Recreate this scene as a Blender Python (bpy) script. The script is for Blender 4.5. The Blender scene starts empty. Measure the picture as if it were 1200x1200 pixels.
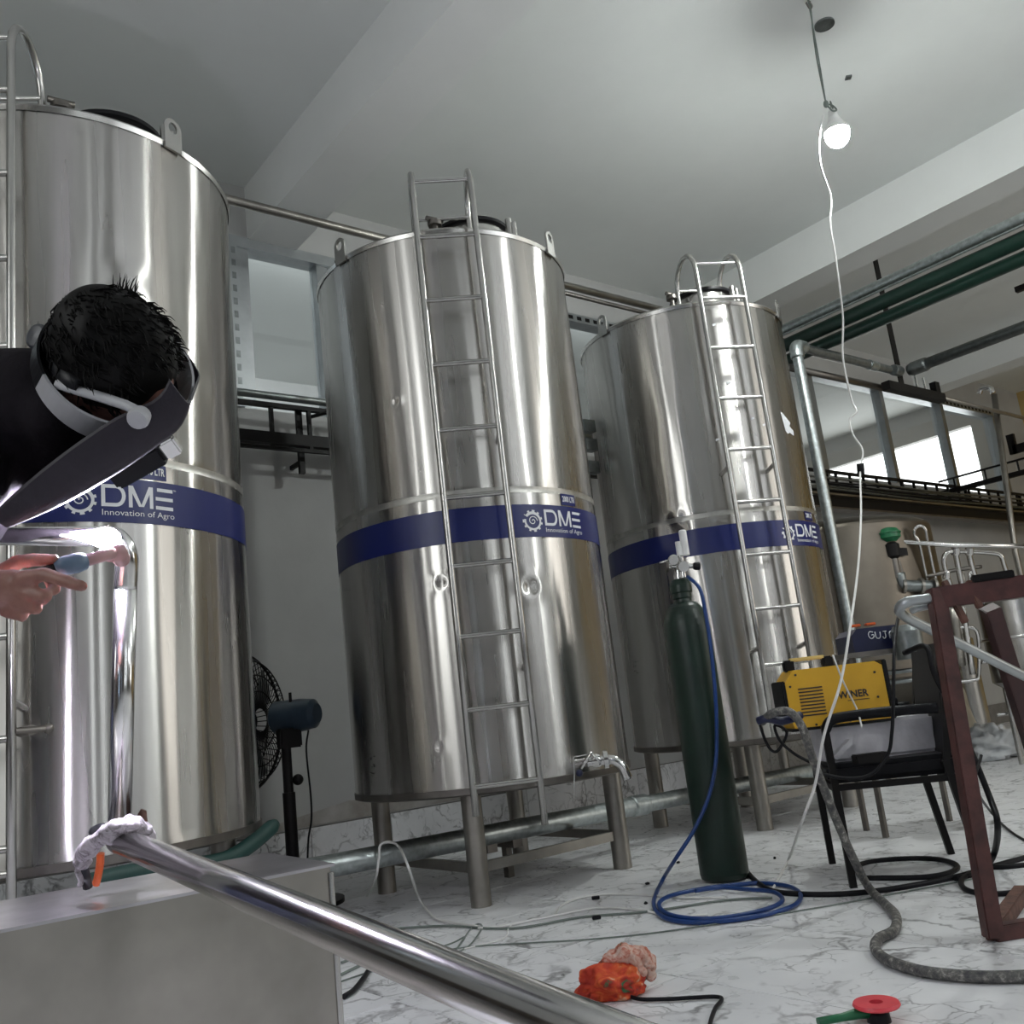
import bpy, bmesh, math, random
from mathutils import Vector, Matrix, noise
random.seed(7)
sin, cos, pi, rad = math.sin, math.cos, math.pi, math.radians
sc = bpy.context.scene
COL = sc.collection

# ------------------------------------------------------------------ camera
# world: X along the rear wall, Y towards it, Z up, metres; camera at the origin 0.8 m above the floor
H = 0.8; FPX = 1096.78
_roll, _tilt, _yaw = rad(-6.65332), rad(12.19195), rad(39.08537)
CF = Vector((sin(_yaw)*cos(_tilt), cos(_yaw)*cos(_tilt), sin(_tilt)))
_r0 = Vector((cos(_yaw), -sin(_yaw), 0)); _u0 = _r0.cross(CF)
CR = _r0*cos(_roll) + _u0*sin(_roll); CU = -_r0*sin(_roll) + _u0*cos(_roll)
CC = Vector((0, 0, H))
cam = bpy.data.objects.new('camera', bpy.data.cameras.new('camera')); COL.objects.link(cam)
cam.matrix_world = Matrix(((CR.x, CU.x, -CF.x, 0), (CR.y, CU.y, -CF.y, 0), (CR.z, CU.z, -CF.z, H), (0, 0, 0, 1)))
cam.data.sensor_width = 36; cam.data.lens = 36*FPX/1200; cam.data.clip_start = 0.05
sc.camera = cam

# measuring helpers: where a sight line meets a known real plane
def ray(x, y): return (x-600)*CR - (y-600)*CU + FPX*CF
def G(x, y, z=0.0): d = ray(x, y); return CC + d*((z-H)/d.z)
def PY(x, y, Y): d = ray(x, y); return CC + d*(Y/d.y)
def PX(x, y, X): d = ray(x, y); return CC + d*(X/d.x)
def D(x, y, dep): return CC + ray(x, y)*(dep/FPX)

# ------------------------------------------------------------------ light
sc.view_settings.view_transform = 'Standard'; sc.view_settings.look = 'None'
sc.view_settings.gamma = 1.0; sc.view_settings.use_curve_mapping = False
sc.view_settings.exposure = 0.0
w = bpy.data.worlds.new('daylight'); sc.world = w; w.use_nodes = True
bg = w.node_tree.nodes['Background']; bg.inputs[0].default_value = (0.80, 0.90, 1.0, 1); bg.inputs[1].default_value = 1.0

def area(name, loc, rot, sx, sy, power, colr):
    l = bpy.data.lights.new(name, 'AREA'); l.shape = 'RECTANGLE'; l.size = sx; l.size_y = sy; l.energy = power; l.color = colr
    o = bpy.data.objects.new(name, l); COL.objects.link(o); o.location = loc; o.rotation_euler = rot; return o
XL, XR, YB, YF, ZC = -2.4, 15.2, -3.6, 5.9, 4.82       # room box
# daylight standing in the room's openings; narrow slots are added to streak tank reflections
LEFT_OPEN = [(-3.30,-3.16,.3,1.9,(.50,.72,1.0)), (-.60,-.47,.3,2.0,(.50,.72,1.0)), (.15,.35,1.7,4.2,(.97,.99,.97)), (.95,1.65,1.7,4.2,(.97,.99,.97)), (2.2,2.38,1.7,4.2,(.97,.99,.97))]
for a_, b_, c_, d_, k_ in LEFT_OPEN:
    area('daylight_left_window', (XL-0.10, (a_+b_)/2, (c_+d_)/2), (0, -pi/2, 0), d_-c_, b_-a_, 21*(b_-a_)*(d_-c_), k_)
area('added_rear_slit', (0.55, YB-0.10, 2.3), (pi/2, 0, 0), 0.22, 3.4, 12, (0.93, 0.98, 1.0))
area('added_rear_slit', (1.75, YB-0.10, 2.3), (pi/2, 0, 0), 0.16, 3.4, 9, (0.93, 0.98, 1.0))
area('added_high_window', (5.0, YB-0.10, 3.55), (pi/2, 0, 0), 3.4, 1.3, 34, (.95, .97, 1.0))  # unseen opening added to brighten ceiling and floor of the middle bay
area('daylight_rear_window', (9.6, YB-0.10, 2.5), (pi/2, 0, 0), 3.0, 2.2, 80, (1.0, 0.93, 0.82))
area('daylight_side_room', (14.50, 7.65, 3.42), (0, pi/2, 0), 2.2, 3.0, 48, (1.0, 0.98, 0.93))
area('added_fill_side_room', (3.2, 6.28, 4.74), (.75, 0, 0), 8.5, .16, 150, (0.93, 0.98, 1.0))  # hidden fill added to brighten the side room behind the glass

# ------------------------------------------------------------------ mesh builder
class MB:
    def __init__(s): s.v = []; s.f = []; s.sm = []
    def add(s, vs, fs, smooth=False):
        b = len(s.v); s.v += [tuple(p) for p in vs]
        for f in fs: s.f.append(tuple(i+b for i in f)); s.sm.append(smooth)
        return s
    def hexa(s, p):                     # 8 corners: bottom ring then top ring
        return s.add(p, [(3,2,1,0),(4,5,6,7),(0,1,5,4),(1,2,6,5),(2,3,7,6),(3,0,4,7)])
    def box(s, x0, x1, y0, y1, z0, z1, b=0.0):
        if b <= 0:
            return s.hexa([(x0,y0,z0),(x1,y0,z0),(x1,y1,z0),(x0,y1,z0),(x0,y0,z1),(x1,y0,z1),(x1,y1,z1),(x0,y1,z1)])
        return s.obox(Vector(((x0+x1)/2,(y0+y1)/2,(z0+z1)/2)), (1,0,0),(0,1,0),(0,0,1),(x1-x0)/2,(y1-y0)/2,(z1-z0)/2,b)
    def obox(s, c, ax, ay, az, hx, hy, hz, b=0.0):
        c = Vector(c); ax = Vector(ax).normalized(); ay = Vector(ay).normalized(); az = Vector(az).normalized()
        if b <= 0:
            return s.hexa([c+ax*(i*hx)+ay*(j*hy)+az*(k*hz) for k in (-1,1) for i,j in ((-1,-1),(1,-1),(1,1),(-1,1))])
        bm = bmesh.new(); bmesh.ops.create_cube(bm, size=2)
        for v in bm.verts: v.co = Vector((v.co.x*hx, v.co.y*hy, v.co.z*hz))
        bmesh.ops.bevel(bm, geom=list(bm.edges), offset=b, segments=2, affect='EDGES')
        bm.verts.ensure_lookup_table()
        s.add([c+ax*v.co.x+ay*v.co.y+az*v.co.z for v in bm.verts], [[v.index for v in f.verts] for f in bm.faces], False); bm.free()
        return s
    def tube(s, pts, r, n=10, cap=True, close=False):
        pts = [Vector(p) for p in pts]; m = len(pts)
        rs = r if isinstance(r, (list, tuple)) else [r]*m
        vs = []; prev = None
        for i, p in enumerate(pts):
            a = pts[(i-1) % m] if (close or i > 0) else p
            b = pts[(i+1) % m] if (close or i < m-1) else p
            t = (b-a).normalized() if (b-a).length > 1e-9 else Vector((0,0,1))
            if prev is None:
                u = t.orthogonal().normalized()
            else:
                u = prev - t*prev.dot(t)
                u = u.normalized() if u.length > 1e-6 else t.orthogonal().normalized()
            prev = u; w_ = t.cross(u)
            vs += [p + (u*cos(2*pi*k/n) + w_*sin(2*pi*k/n))*rs[i] for k in range(n)]
        fs = []
        for i in range(m if close else m-1):
            j = (i+1) % m
            for k in range(n): fs.append((i*n+k, i*n+(k+1)%n, j*n+(k+1)%n, j*n+k))
        s.add(vs, fs, True)
        if cap and not close:
            b = len(s.v) - len(vs)
            s.f.append(tuple(b+k for k in reversed(range(n)))); s.sm.append(False)
            s.f.append(tuple(b+(m-1)*n+k for k in range(n))); s.sm.append(False)
        return s
    def lathe(s, c, ax, prof, n=24, cap=True):     # prof: (distance along axis, radius)
        ax = Vector(ax).normalized(); c = Vector(c); u = ax.orthogonal().normalized(); w_ = ax.cross(u)
        # duplicated rings at sharp corners keep edges crisp
        rings = []
        for i, (h, r) in enumerate(prof):
            rings.append((h, r))
        for i in range(len(rings)-1):
            (h0, r0), (h1, r1) = rings[i], rings[i+1]
            vs = [c+ax*h+(u*cos(2*pi*k/n)+w_*sin(2*pi*k/n))*r for h, r in ((h0,r0),(h1,r1)) for k in range(n)]
            s.add(vs, [(k, (k+1)%n, n+(k+1)%n, n+k) for k in range(n)], True)
        if cap:
            for (h, r), rev in ((rings[0], True), (rings[-1], False)):
                if r > 1e-4:
                    vs = [c+ax*h+(u*cos(2*pi*k/n)+w_*sin(2*pi*k/n))*r for k in range(n)]
                    s.add(vs, [tuple(reversed(range(n))) if rev else tuple(range(n))])
        return s
    def cyl(s, a, b, r, n=16):
        a = Vector(a); b = Vector(b); return s.lathe(a, b-a, [(0, r), ((b-a).length, r)], n)
    def ell(s, c, ax, ay, az, n=16, m=10):
        c = Vector(c); ax, ay, az = Vector(ax), Vector(ay), Vector(az); vs = [c-az]
        for i in range(1, m):
            t = -pi/2+pi*i/m
            for k in range(n): vs.append(c+(ax*cos(2*pi*k/n)+ay*sin(2*pi*k/n))*cos(t)+az*sin(t))
        vs.append(c+az); fs = []
        for k in range(n): fs.append((0, 1+(k+1)%n, 1+k))
        for i in range(m-2):
            for k in range(n): fs.append((1+i*n+k, 1+i*n+(k+1)%n, 1+(i+1)*n+(k+1)%n, 1+(i+1)*n+k))
        L = len(vs)-1
        for k in range(n): fs.append((L, 1+(m-2)*n+k, 1+(m-2)*n+(k+1)%n))
        return s.add(vs, fs, True)
    def sph(s, c, r, n=16, m=10): return s.ell(c, (r,0,0), (0,r,0), (0,0,r), n, m)
    def prism(s, poly, o, ax, ay, az, th):     # 2D polygon in (ax, ay), thickness along az
        o = Vector(o); ax, ay, az = Vector(ax), Vector(ay), Vector(az); n = len(poly)
        vs = [o+ax*x+ay*y for x, y in poly]+[o+ax*x+ay*y+az*th for x, y in poly]
        fs = [tuple(reversed(range(n))), tuple(range(n, 2*n))]+[(k, (k+1)%n, n+(k+1)%n, n+k) for k in range(n)]
        return s.add(vs, fs)

def mesh_of(mb, name):
    me = bpy.data.meshes.new(name); me.from_pydata(mb.v, [], mb.f)
    me.polygons.foreach_set('use_smooth', mb.sm); me.update(); return me
def obj(name, mb, mat, parent=None, kind=None, label=None):
    me = mb if isinstance(mb, bpy.types.Mesh) else mesh_of(mb, name)
    if mat is not None: me.materials.clear(); me.materials.append(mat)
    o = bpy.data.objects.new(name, me); COL.objects.link(o)
    if parent is not None:
        o.parent = parent; o.matrix_parent_inverse = PW[parent.name]; PW[o.name] = Matrix()
    else: PW[o.name] = Matrix()
    if kind: o['kind'] = kind
    if label: o['label'] = label
    return o
PW = {}
def thing(name, label, cat, loc, group=None):
    o = bpy.data.objects.new(name, None); COL.objects.link(o); o.location = loc; o.empty_display_size = 0.05
    o['label'] = label; o['category'] = cat
    if group: o['group'] = group
    PW[o.name] = Matrix.Translation(-Vector(loc)); return o
def tag(o, label, cat, group=None):
    o['label'] = label; o['category'] = cat
    if group: o['group'] = group
    return o
def struct(name, mb, mat):
    return obj(name, mb, mat, None, 'structure')
def sub(parent, child_name, mb, mat, **k): return obj(child_name, mb, mat, parent, **k)

def smooth(pts, n=6, close=False):      # Catmull-Rom
    P = [Vector(p) for p in pts]; m = len(P); out = []
    for i in range(m if close else m-1):
        p0 = P[(i-1) % m] if (close or i > 0) else P[0]*2-P[1]
        p1 = P[i]; p2 = P[(i+1) % m]
        p3 = P[(i+2) % m] if (close or i < m-2) else P[-1]*2-P[-2]
        for k in range(n):
            t = k/n
            out.append(0.5*((2*p1)+(p2-p0)*t+(2*p0-5*p1+4*p2-p3)*t*t+(3*p1-p0-3*p2+p3)*t**3))
    if not close: out.append(P[-1])
    return out

# ------------------------------------------------------------------ materials
def newmat(name):
    m = bpy.data.materials.new(name); m.use_nodes = True
    nt = m.node_tree; b = nt.nodes['Principled BSDF']; return m, nt, b
def N(nt, t, **k):
    n = nt.nodes.new(t)
    for a, v in k.items(): setattr(n, a, v)
    return n
def L(nt, a, b): nt.links.new(a, b)
def coords(nt, kind='Object', scale=(1,1,1), rand=False):
    tc = N(nt, 'ShaderNodeTexCoord'); mp = N(nt, 'ShaderNodeMapping'); mp.inputs['Scale'].default_value = scale
    L(nt, tc.outputs[kind], mp.inputs['Vector'])
    if rand:
        oi = N(nt, 'ShaderNodeObjectInfo'); mu = N(nt, 'ShaderNodeVectorMath', operation='SCALE'); mu.inputs[0].default_value = (37, 23, 11)
        L(nt, oi.outputs['Random'], mu.inputs['Scale']); L(nt, mu.outputs[0], mp.inputs['Location'])
    return mp.outputs[0]
def noise_(nt, vec, scale, detail=4, rough=.55, dist=0):
    n = N(nt, 'ShaderNodeTexNoise'); n.inputs['Scale'].default_value = scale; n.inputs['Detail'].default_value = detail
    n.inputs['Roughness'].default_value = rough; n.inputs['Distortion'].default_value = dist
    L(nt, vec, n.inputs['Vector']); return n.outputs['Fac']
def ramp(nt, fac, stops):
    r = N(nt, 'ShaderNodeValToRGB'); e = r.color_ramp.elements
    while len(e) < len(stops): e.new(0.5)
    for i, (p, c) in enumerate(stops):
        e[i].position = p; e[i].color = (c[0], c[1], c[2], 1) if isinstance(c, (tuple, list)) else (c, c, c, 1)
    L(nt, fac, r.inputs[0]); return r.outputs[0]
def bump(nt, b, h, strength=.2, dist=.01):
    n = N(nt, 'ShaderNodeBump'); n.inputs['Strength'].default_value = strength; n.inputs['Distance'].default_value = dist
    L(nt, h, n.inputs['Height']); L(nt, n.outputs[0], b.inputs['Normal'])
def plain(name, c, rough=.5, metal=0, var=.12, scale=12, bmp=0, spec=None, coat=0):
    m, nt, b = newmat(name); v = coords(nt); f = noise_(nt, v, scale)
    lo = tuple(max(0, x*(1-var)) for x in c); hi = tuple(min(1, x*(1+var)) for x in c)
    L(nt, ramp(nt, f, [(.3, lo), (.7, hi)]), b.inputs['Base Color'])
    b.inputs['Roughness'].default_value = rough; b.inputs['Metallic'].default_value = metal
    if spec is not None: b.inputs['Specular IOR Level'].default_value = spec
    if coat: b.inputs['Coat Weight'].default_value = coat; b.inputs['Coat Roughness'].default_value = .1
    if bmp: bump(nt, b, noise_(nt, v, scale*4), bmp, .004)
    return m

def tank_steel():
    m, nt, b = newmat('polished_tank_steel')
    v = coords(nt, 'Object', (1, 1, .12)); f = noise_(nt, v, 5, 5, .6)
    L(nt, ramp(nt, f, [(.25, (.46,.44,.415)), (.75, (.60,.585,.565))]), b.inputs['Base Color'])
    b.inputs['Metallic'].default_value = 1
    v2 = coords(nt, 'Object', (1, 1, .05)); f2 = noise_(nt, v2, 9, 3, .5)
    L(nt, ramp(nt, f2, [(.3, .22), (.7, .31)]), b.inputs['Roughness'])
    b.inputs['Anisotropic'].default_value = 1.0
    t = N(nt, 'ShaderNodeTangent'); t.direction_type = 'RADIAL'; t.axis = 'Z'; L(nt, t.outputs[0], b.inputs['Tangent'])
    b.inputs['Anisotropic Rotation'].default_value = 0.25
    return m
def steel(name, c=(.6,.59,.58), rough=.25, var=.1, scale=8):
    return plain(name, c, rough, 1, var, scale)
M = {}
M['tank'] = tank_steel()
M['seam'] = steel('ground_weld_seam', (.50,.49,.46), .42, .2, 14)
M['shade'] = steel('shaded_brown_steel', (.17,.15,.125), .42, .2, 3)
M['steel'] = steel('satin_stainless', (.50,.49,.47), .27)
M['bright'] = steel('bright_stainless', (.72,.71,.70), .16)
M['dull'] = steel('dull_stainless', (.34,.32,.29), .38, .2, 5)
M['darksteel'] = steel('dark_weathered_steel', (.20,.185,.17), .42, .25)
M['galv'] = steel('galvanised_steel', (.46,.50,.50), .38, .22, 30)
M['galvd'] = steel('dark_galvanised_steel', (.25,.27,.27), .42, .2, 20)
M['alu'] = steel('grey_aluminium', (.42,.44,.45), .42, .08)
M['black'] = plain('matt_black_steel', (.012,.011,.011), .45, spec=.15)
M['rubber'] = plain('black_rubber', (.012,.012,.014), .42, spec=.15, bmp=.1)
M['plasticblack'] = plain('black_plastic', (.014,.014,.016), .33, spec=.15)
M['vinyl'] = plain('black_vinyl', (.010,.010,.012), .42, spec=.15, bmp=.15, scale=30)
M['hair'] = plain('black_hair', (.004,.0035,.0035), .55, spec=.15, var=.3)
M['shirt'] = plain('black_cotton', (.010,.008,.011), .9, spec=.15, var=.3, bmp=.5, scale=25)
M['mask'] = plain('charcoal_mask_shell', (.022,.018,.026), .5, spec=.3, bmp=.12, scale=60)
M['white_plastic'] = plain('pale_grey_plastic', (.40,.40,.42), .45)
M['white'] = plain('white_plastic', (.78,.78,.77), .4)
M['knob'] = plain('slate_plastic', (.02,.022,.03), .35)
M['band'] = plain('navy_blue_vinyl', (.008,.015,.115), .34, var=.04, scale=3)
M['decal'] = plain('white_lettering', (.74,.75,.78), .4, var=.03)
M['argon'] = plain('dark_green_paint', (.008,.024,.016), .38, var=.25, scale=9, bmp=.15)
M['greenduct'] = plain('dark_green_pipe_paint', (.008,.030,.021), .38, var=.15)
M['green'] = plain('green_plastic', (.008,.13,.05), .35)
M['teal'] = plain('dark_teal_rubber', (.008,.042,.036), .5)
M['yellow'] = plain('yellow_powder_coat', (.72,.40,.025), .42, var=.08, scale=5)
M['yellowbar'] = plain('cream_yellow_plastic', (.72,.55,.20), .4)
M['ink'] = plain('dark_ink', (.03,.028,.03), .5)
M['bluebox'] = plain('navy_machine_paint', (.006,.009,.045), .4)
M['orange'] = plain('orange_rubber', (.72,.12,.02), .45)
M['bluehose'] = plain('blue_pvc_hose', (.010,.048,.20), .32)
M['foam'] = plain('white_foam_wrap', (.66,.64,.68), .6, var=.12, bmp=.4, scale=14)
M['redpaint'] = plain('red_oxide_paint', (.075,.025,.022), .5, var=.4, scale=18, bmp=.2)
M['rust'] = plain('rusted_steel', (.12,.055,.04), .7, var=.45, scale=25, bmp=.4)
M['darkred'] = plain('dark_maroon_paint', (.05,.018,.018), .5, var=.3)
M['brick'] = plain('red_brick', (.22,.09,.06), .85, var=.3, bmp=.4)
M['tarp'] = plain('beige_tarpaulin', (.42,.38,.30), .6, var=.2, scale=6, bmp=.5)
M['bag'] = plain('white_crumpled_plastic', (.62,.64,.66), .35, var=.1, bmp=.5)
M['whitewire'] = plain('white_pvc_wire', (.74,.73,.71), .45, var=.03)
M['greywire'] = plain('grey_green_wire', (.16,.19,.17), .5)
M['yellowwall'] = plain('cream_yellow_plaster', (.58,.42,.17), .8, var=.05, scale=2)
M['pinkring'] = plain('red_plastic_ring', (.72,.06,.08), .4)
M['tungcap'] = plain('pink_ceramic', (.42,.24,.24), .5)
M['torch'] = plain('slate_blue_rubber', (.10,.15,.22), .45)
M['nail'] = plain('fingernail', (.55,.33,.28), .35)

def skin_mat():
    m, nt, b = newmat('skin'); v = coords(nt); f = noise_(nt, v, 40, 5)
    L(nt, ramp(nt, f, [(.3, (.20,.095,.075)), (.7, (.30,.15,.12))]), b.inputs['Base Color']); b.inputs['Roughness'].default_value = .5
    b.inputs['Subsurface Weight'].default_value = .05; bump(nt, b, noise_(nt, v, 160, 3), .25, .002); return m
M['skin'] = skin_mat()
def plaster(name, a, c, sc_=1.6, bmp=.12):
    m, nt, b = newmat(name); v = coords(nt); f = noise_(nt, v, sc_, 6, .6)
    L(nt, ramp(nt, f, [(.3, a), (.72, c)]), b.inputs['Base Color']); b.inputs['Roughness'].default_value = .75
    bump(nt, b, noise_(nt, v, 14, 5), bmp, .01); return m
M['wall'] = plaster('white_wall_plaster', (.46,.46,.455), (.54,.54,.53))
M['ceil'] = plaster('white_ceiling_plaster', (.74,.76,.74), (.81,.83,.81), .8, .08)
M['beam'] = plaster('white_beam_plaster', (.76,.77,.755), (.83,.84,.82), .9, .08)
M['dirtwall'] = plaster('stained_plaster', (.30,.27,.24), (.50,.48,.46), 5, .3)
def marble(name, rand):
    m, nt, b = newmat(name); v = coords(nt, 'Object', (1,1,1), rand)
    warp = N(nt, 'ShaderNodeTexNoise'); warp.inputs['Scale'].default_value = 2.6; warp.inputs['Detail'].default_value = 5; L(nt, v, warp.inputs['Vector'])
    mx = N(nt, 'ShaderNodeVectorMath', operation='MULTIPLY_ADD'); mx.inputs[1].default_value = (.75,.75,.75)
    L(nt, warp.outputs['Color'], mx.inputs[0]); L(nt, v, mx.inputs[2])
    def veins(scale, width, seed):
        vo = N(nt, 'ShaderNodeTexVoronoi', feature='DISTANCE_TO_EDGE'); vo.inputs['Scale'].default_value = scale
        of = N(nt, 'ShaderNodeVectorMath', operation='ADD'); of.inputs[1].default_value = (seed, seed*2, 0)
        L(nt, mx.outputs[0], of.inputs[0]); L(nt, of.outputs[0], vo.inputs['Vector'])
        return ramp(nt, vo.outputs['Distance'], [(0, 1), (width, 0)])
    a = veins(3.2, .05, 0); c = veins(7.5, .045, 3)
    gate = ramp(nt, noise_(nt, v, 4.5, 4), [(.42, 0), (.62, 1)])
    gate2 = ramp(nt, noise_(nt, v, 7, 4), [(.46, 0), (.62, .8)])
    m1 = N(nt, 'ShaderNodeMath', operation='MULTIPLY'); L(nt, a, m1.inputs[0]); L(nt, gate, m1.inputs[1])
    m2 = N(nt, 'ShaderNodeMath', operation='MULTIPLY'); L(nt, c, m2.inputs[0]); L(nt, gate2, m2.inputs[1])
    m3 = N(nt, 'ShaderNodeMath', operation='MAXIMUM'); L(nt, m1.outputs[0], m3.inputs[0]); L(nt, m2.outputs[0], m3.inputs[1])
    base = ramp(nt, noise_(nt, v, 3, 6, .6), [(.3, (.72,.72,.735)), (.7, (.86,.86,.875))])
    mix = N(nt, 'ShaderNodeMix', data_type='RGBA'); L(nt, m3.outputs[0], mix.inputs[0]); L(nt, base, mix.inputs[6]); mix.inputs[7].default_value = (.22,.215,.22,1)
    L(nt, mix.outputs[2], b.inputs['Base Color'])
    L(nt, ramp(nt, noise_(nt, v, 6, 4), [(.3, .26), (.7, .42)]), b.inputs['Roughness'])
    return m
M['marble'] = marble('marble_floor_tile', True)
M['marblewall'] = marble('marble_skirting_tile', True)
M['grout'] = plain('grey_grout', (.22,.21,.20), .9)
def glass_mat():
    m, nt, b = newmat('window_glass'); b.inputs['Base Color'].default_value = (.93,.96,.96,1); b.inputs['Roughness'].default_value = .03
    b.inputs['Transmission Weight'].default_value = 1; b.inputs['IOR'].default_value = 1.45; b.inputs['Thin Film Thickness'].default_value = 0
    return m
M['glass'] = glass_mat()
def emis(name, c, s):
    m, nt, b = newmat(name); b.inputs['Base Color'].default_value = (*c, 1); b.inputs['Emission Color'].default_value = (*c, 1)
    b.inputs['Emission Strength'].default_value = s; return m
M['bulb'] = emis('lit_bulb_glass', (.95, 1.0, .975), 640)
M['arc'] = emis('welding_arc', (.86, .84, 1.0), 2400)
def orange_cloth():
    m, nt, b = newmat('orange_patterned_cloth'); v = coords(nt); f = noise_(nt, v, 18, 3, .5, 1.0)
    L(nt, ramp(nt, f, [(.33, (.03,.10,.04)), (.37, (.34,.02,.012)), (.50, (.55,.05,.015)), (.62, (.66,.13,.03)), (.72, (.70,.50,.36))]), b.inputs['Base Color'])
    b.inputs['Roughness'].default_value = .8; bump(nt, b, noise_(nt, v, 60), .4, .004); return m
M['cloth'] = orange_cloth()
M['glove'] = plain('pale_glove_cloth', (.62,.36,.27), .85, var=.35, scale=20, bmp=.4)
def spiral_wrap():
    m, nt, b = newmat('cement_crusted_hose'); v = coords(nt); f = noise_(nt, v, 45, 5, .7)
    L(nt, ramp(nt, f, [(.38, (.05,.05,.055)), (.55, (.14,.135,.125)), (.68, (.42,.40,.37))]), b.inputs['Base Color'])
    b.inputs['Roughness'].default_value = .5; bump(nt, b, f, .6, .006); return m
M['crust'] = spiral_wrap()
def wrapcloth():
    m, nt, b = newmat('lilac_grey_bandage'); v = coords(nt); f = noise_(nt, v, 55, 5, .7, 1)
    L(nt, ramp(nt, f, [(.36, (.10,.085,.095)), (.5, (.34,.31,.33)), (.7, (.50,.46,.50))]), b.inputs['Base Color'])
    b.inputs['Roughness'].default_value = .85; bump(nt, b, f, .8, .008); return m
M['wrap'] = wrapcloth()

# ------------------------------------------------------------------ flat text as mesh polygons (u, v)
def text_polys(s, size, bold=0.0):
    cu = bpy.data.curves.new('t', 'FONT'); cu.body = s; cu.size = size; cu.resolution_u = 3; cu.offset = bold
    o = bpy.data.objects.new('t', cu); COL.objects.link(o)
    bpy.context.view_layer.update()
    me = bpy.data.meshes.new_from_object(o.evaluated_get(bpy.context.evaluated_depsgraph_get()))
    vs = [(v.co.x, v.co.y) for v in me.vertices]; fs = [tuple(p.vertices) for p in me.polygons]
    bpy.data.objects.remove(o); bpy.data.meshes.remove(me); bpy.data.curves.remove(cu)
    return vs, fs
def fit(vf, u0, u1, v0, v1):
    vs, fs = vf; xs = [p[0] for p in vs]; ys = [p[1] for p in vs]; a, b, c, d = min(xs), max(xs), min(ys), max(ys)
    return [(u0+(x-a)/(b-a)*(u1-u0), v0+(y-c)/(d-c)*(v1-v0)) for x, y in vs], fs

# ================================================================== SETTING
# floor slab and separate marble tiles
f = MB().box(XL-.2, XR+.2, YB-.2, 9.6, -.12, -.006); floor = struct('floor', f, M['grout'])
TS = .6; gx, gy = 2.135, 1.51
tile_mesh = mesh_of(MB().obox(Vector((0,0,-.006)), (1,0,0),(0,1,0),(0,0,1), TS/2-.0012, TS/2-.0012, .006, .0012), 'tile'); tile_mesh.materials.append(M['marble'])
far = MB(); nt_ = 0
i0 = math.floor((XL-gx)/TS)+1; i1 = math.ceil((XR-gx)/TS)-1
for i in range(i0-1, i1+2):
    for j in range(-9, 8):
        cx, cy = gx+(i+.5)*TS, gy+(j+.5)*TS
        x0, x1, y0, y1 = max(cx-TS/2, XL), min(cx+TS/2, XR), max(cy-TS/2, YB), min(cy+TS/2, YF)
        if x1-x0 < .02 or y1-y0 < .02: continue
        near = -.6 < cx < 9.2 and .6 < cy < 5.9 and cy < cx*2.6+2.2 and cy > cx*.28-.3
        if near:
            o = bpy.data.objects.new('tile', tile_mesh); COL.objects.link(o); o.parent = floor; o.location = (cx, cy, 0); nt_ += 1
        else: far.box(x0+.0012, x1-.0012, y0+.0012, y1-.0012, -.012, 0)
obj('tiles', far, M['marble'], floor, 'stuff')

GZ0, GZ1 = 3.09, 4.34
# rear wall: masonry below and above the glazed strip
wb = MB().box(XL-.2, XR+.2, YF, YF+.2, 0, GZ0).box(XL-.2, XR+.2, YF, YF+.2, GZ1+.03, ZC).box(XL-.2, -2.2, YF, YF+.2, GZ0, GZ1+.03).box(14.25, XR+.2, YF, YF+.2, GZ0, GZ1+.03)
wall_back = struct('wall_back', wb, M['wall'])
# patched dirty strip low on the wall and bands where plaster changes
obj('plaster_patch', MB().prism([(0,0),(2.6,0),(2.6,.10),(2.2,.13),(1.7,.07),(1.1,.12),(.6,.05),(.2,.1)], (2.0, YF-.004, .25), (1,0,0),(0,0,1),(0,1,0), .006), M['dirtwall'], wall_back)
# skirting tiles
bb = struct('baseboard_back', MB().box(XL, XR, YF-.012, YF, 0, .245), M['grout'])
sk = mesh_of(MB().obox(Vector((0,0,0)), (1,0,0),(0,1,0),(0,0,1), .298, .006, .117, .002), 'tile'); sk.materials.append(M['marblewall'])
for i in range(-8, 27):
    for (zc, zs) in ((.12, 1),):
        x = .1+i*.6
        if XL+.3 < x < 9: o = bpy.data.objects.new('tile', sk); COL.objects.link(o); o.parent = bb; o.location = (x, YF-.014, zc)
# other walls
wl = MB(); py = YB-.2
for a, b, c, d, _k in LEFT_OPEN:
    wl.box(XL-.2, XL, py, a, 0, ZC).box(XL-.2, XL, a, b, 0, c).box(XL-.2, XL, a, b, d, ZC); py = b
wl.box(XL-.2, XL, py, YF+.2, 0, ZC); struct('wall_left', wl, M['wall'])
def window(name, axis, at, a0, a1, z0, z1, nm):
    fr = MB(); t = .035
    def bar(p0, p1, q0, q1, th=.03):
        if axis == 'x': fr.box(at-th, at+th, p0, p1, q0, q1)
        else: fr.box(p0, p1, at-th, at+th, q0, q1)
    bar(a0, a1, z0, z0+t); bar(a0, a1, z1-t, z1); bar(a0, a0+t, z0, z1); bar(a1-t, a1, z0, z1)
    o = struct(name, fr, M['alu'])
    for k in range(1, nm):
        fr = MB(); p = a0+(a1-a0)*k/nm; bar(p-.02, p+.02, z0+t, z1-t, .025); obj('mullion', fr, M['alu'], o)
    return o
window('window_2', 'x', XL-.05, .95, 1.65, 1.7, 4.2, 2)
wf = MB(); ops = [(.44,.66,.6,4.0), (1.67,1.83,.6,4.0), (3.3,6.7,2.9,4.2), (8.1,11.1,1.4,3.6)]
px = XL-.2
for a, b, c, d in ops:
    wf.box(px, a, YB-.2, YB, 0, ZC).box(a, b, YB-.2, YB, 0, c).box(a, b, YB-.2, YB, d, ZC); px = b
wf.box(px, XR+.2, YB-.2, YB, 0, ZC); struct('wall_front', wf, M['wall'])
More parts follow.
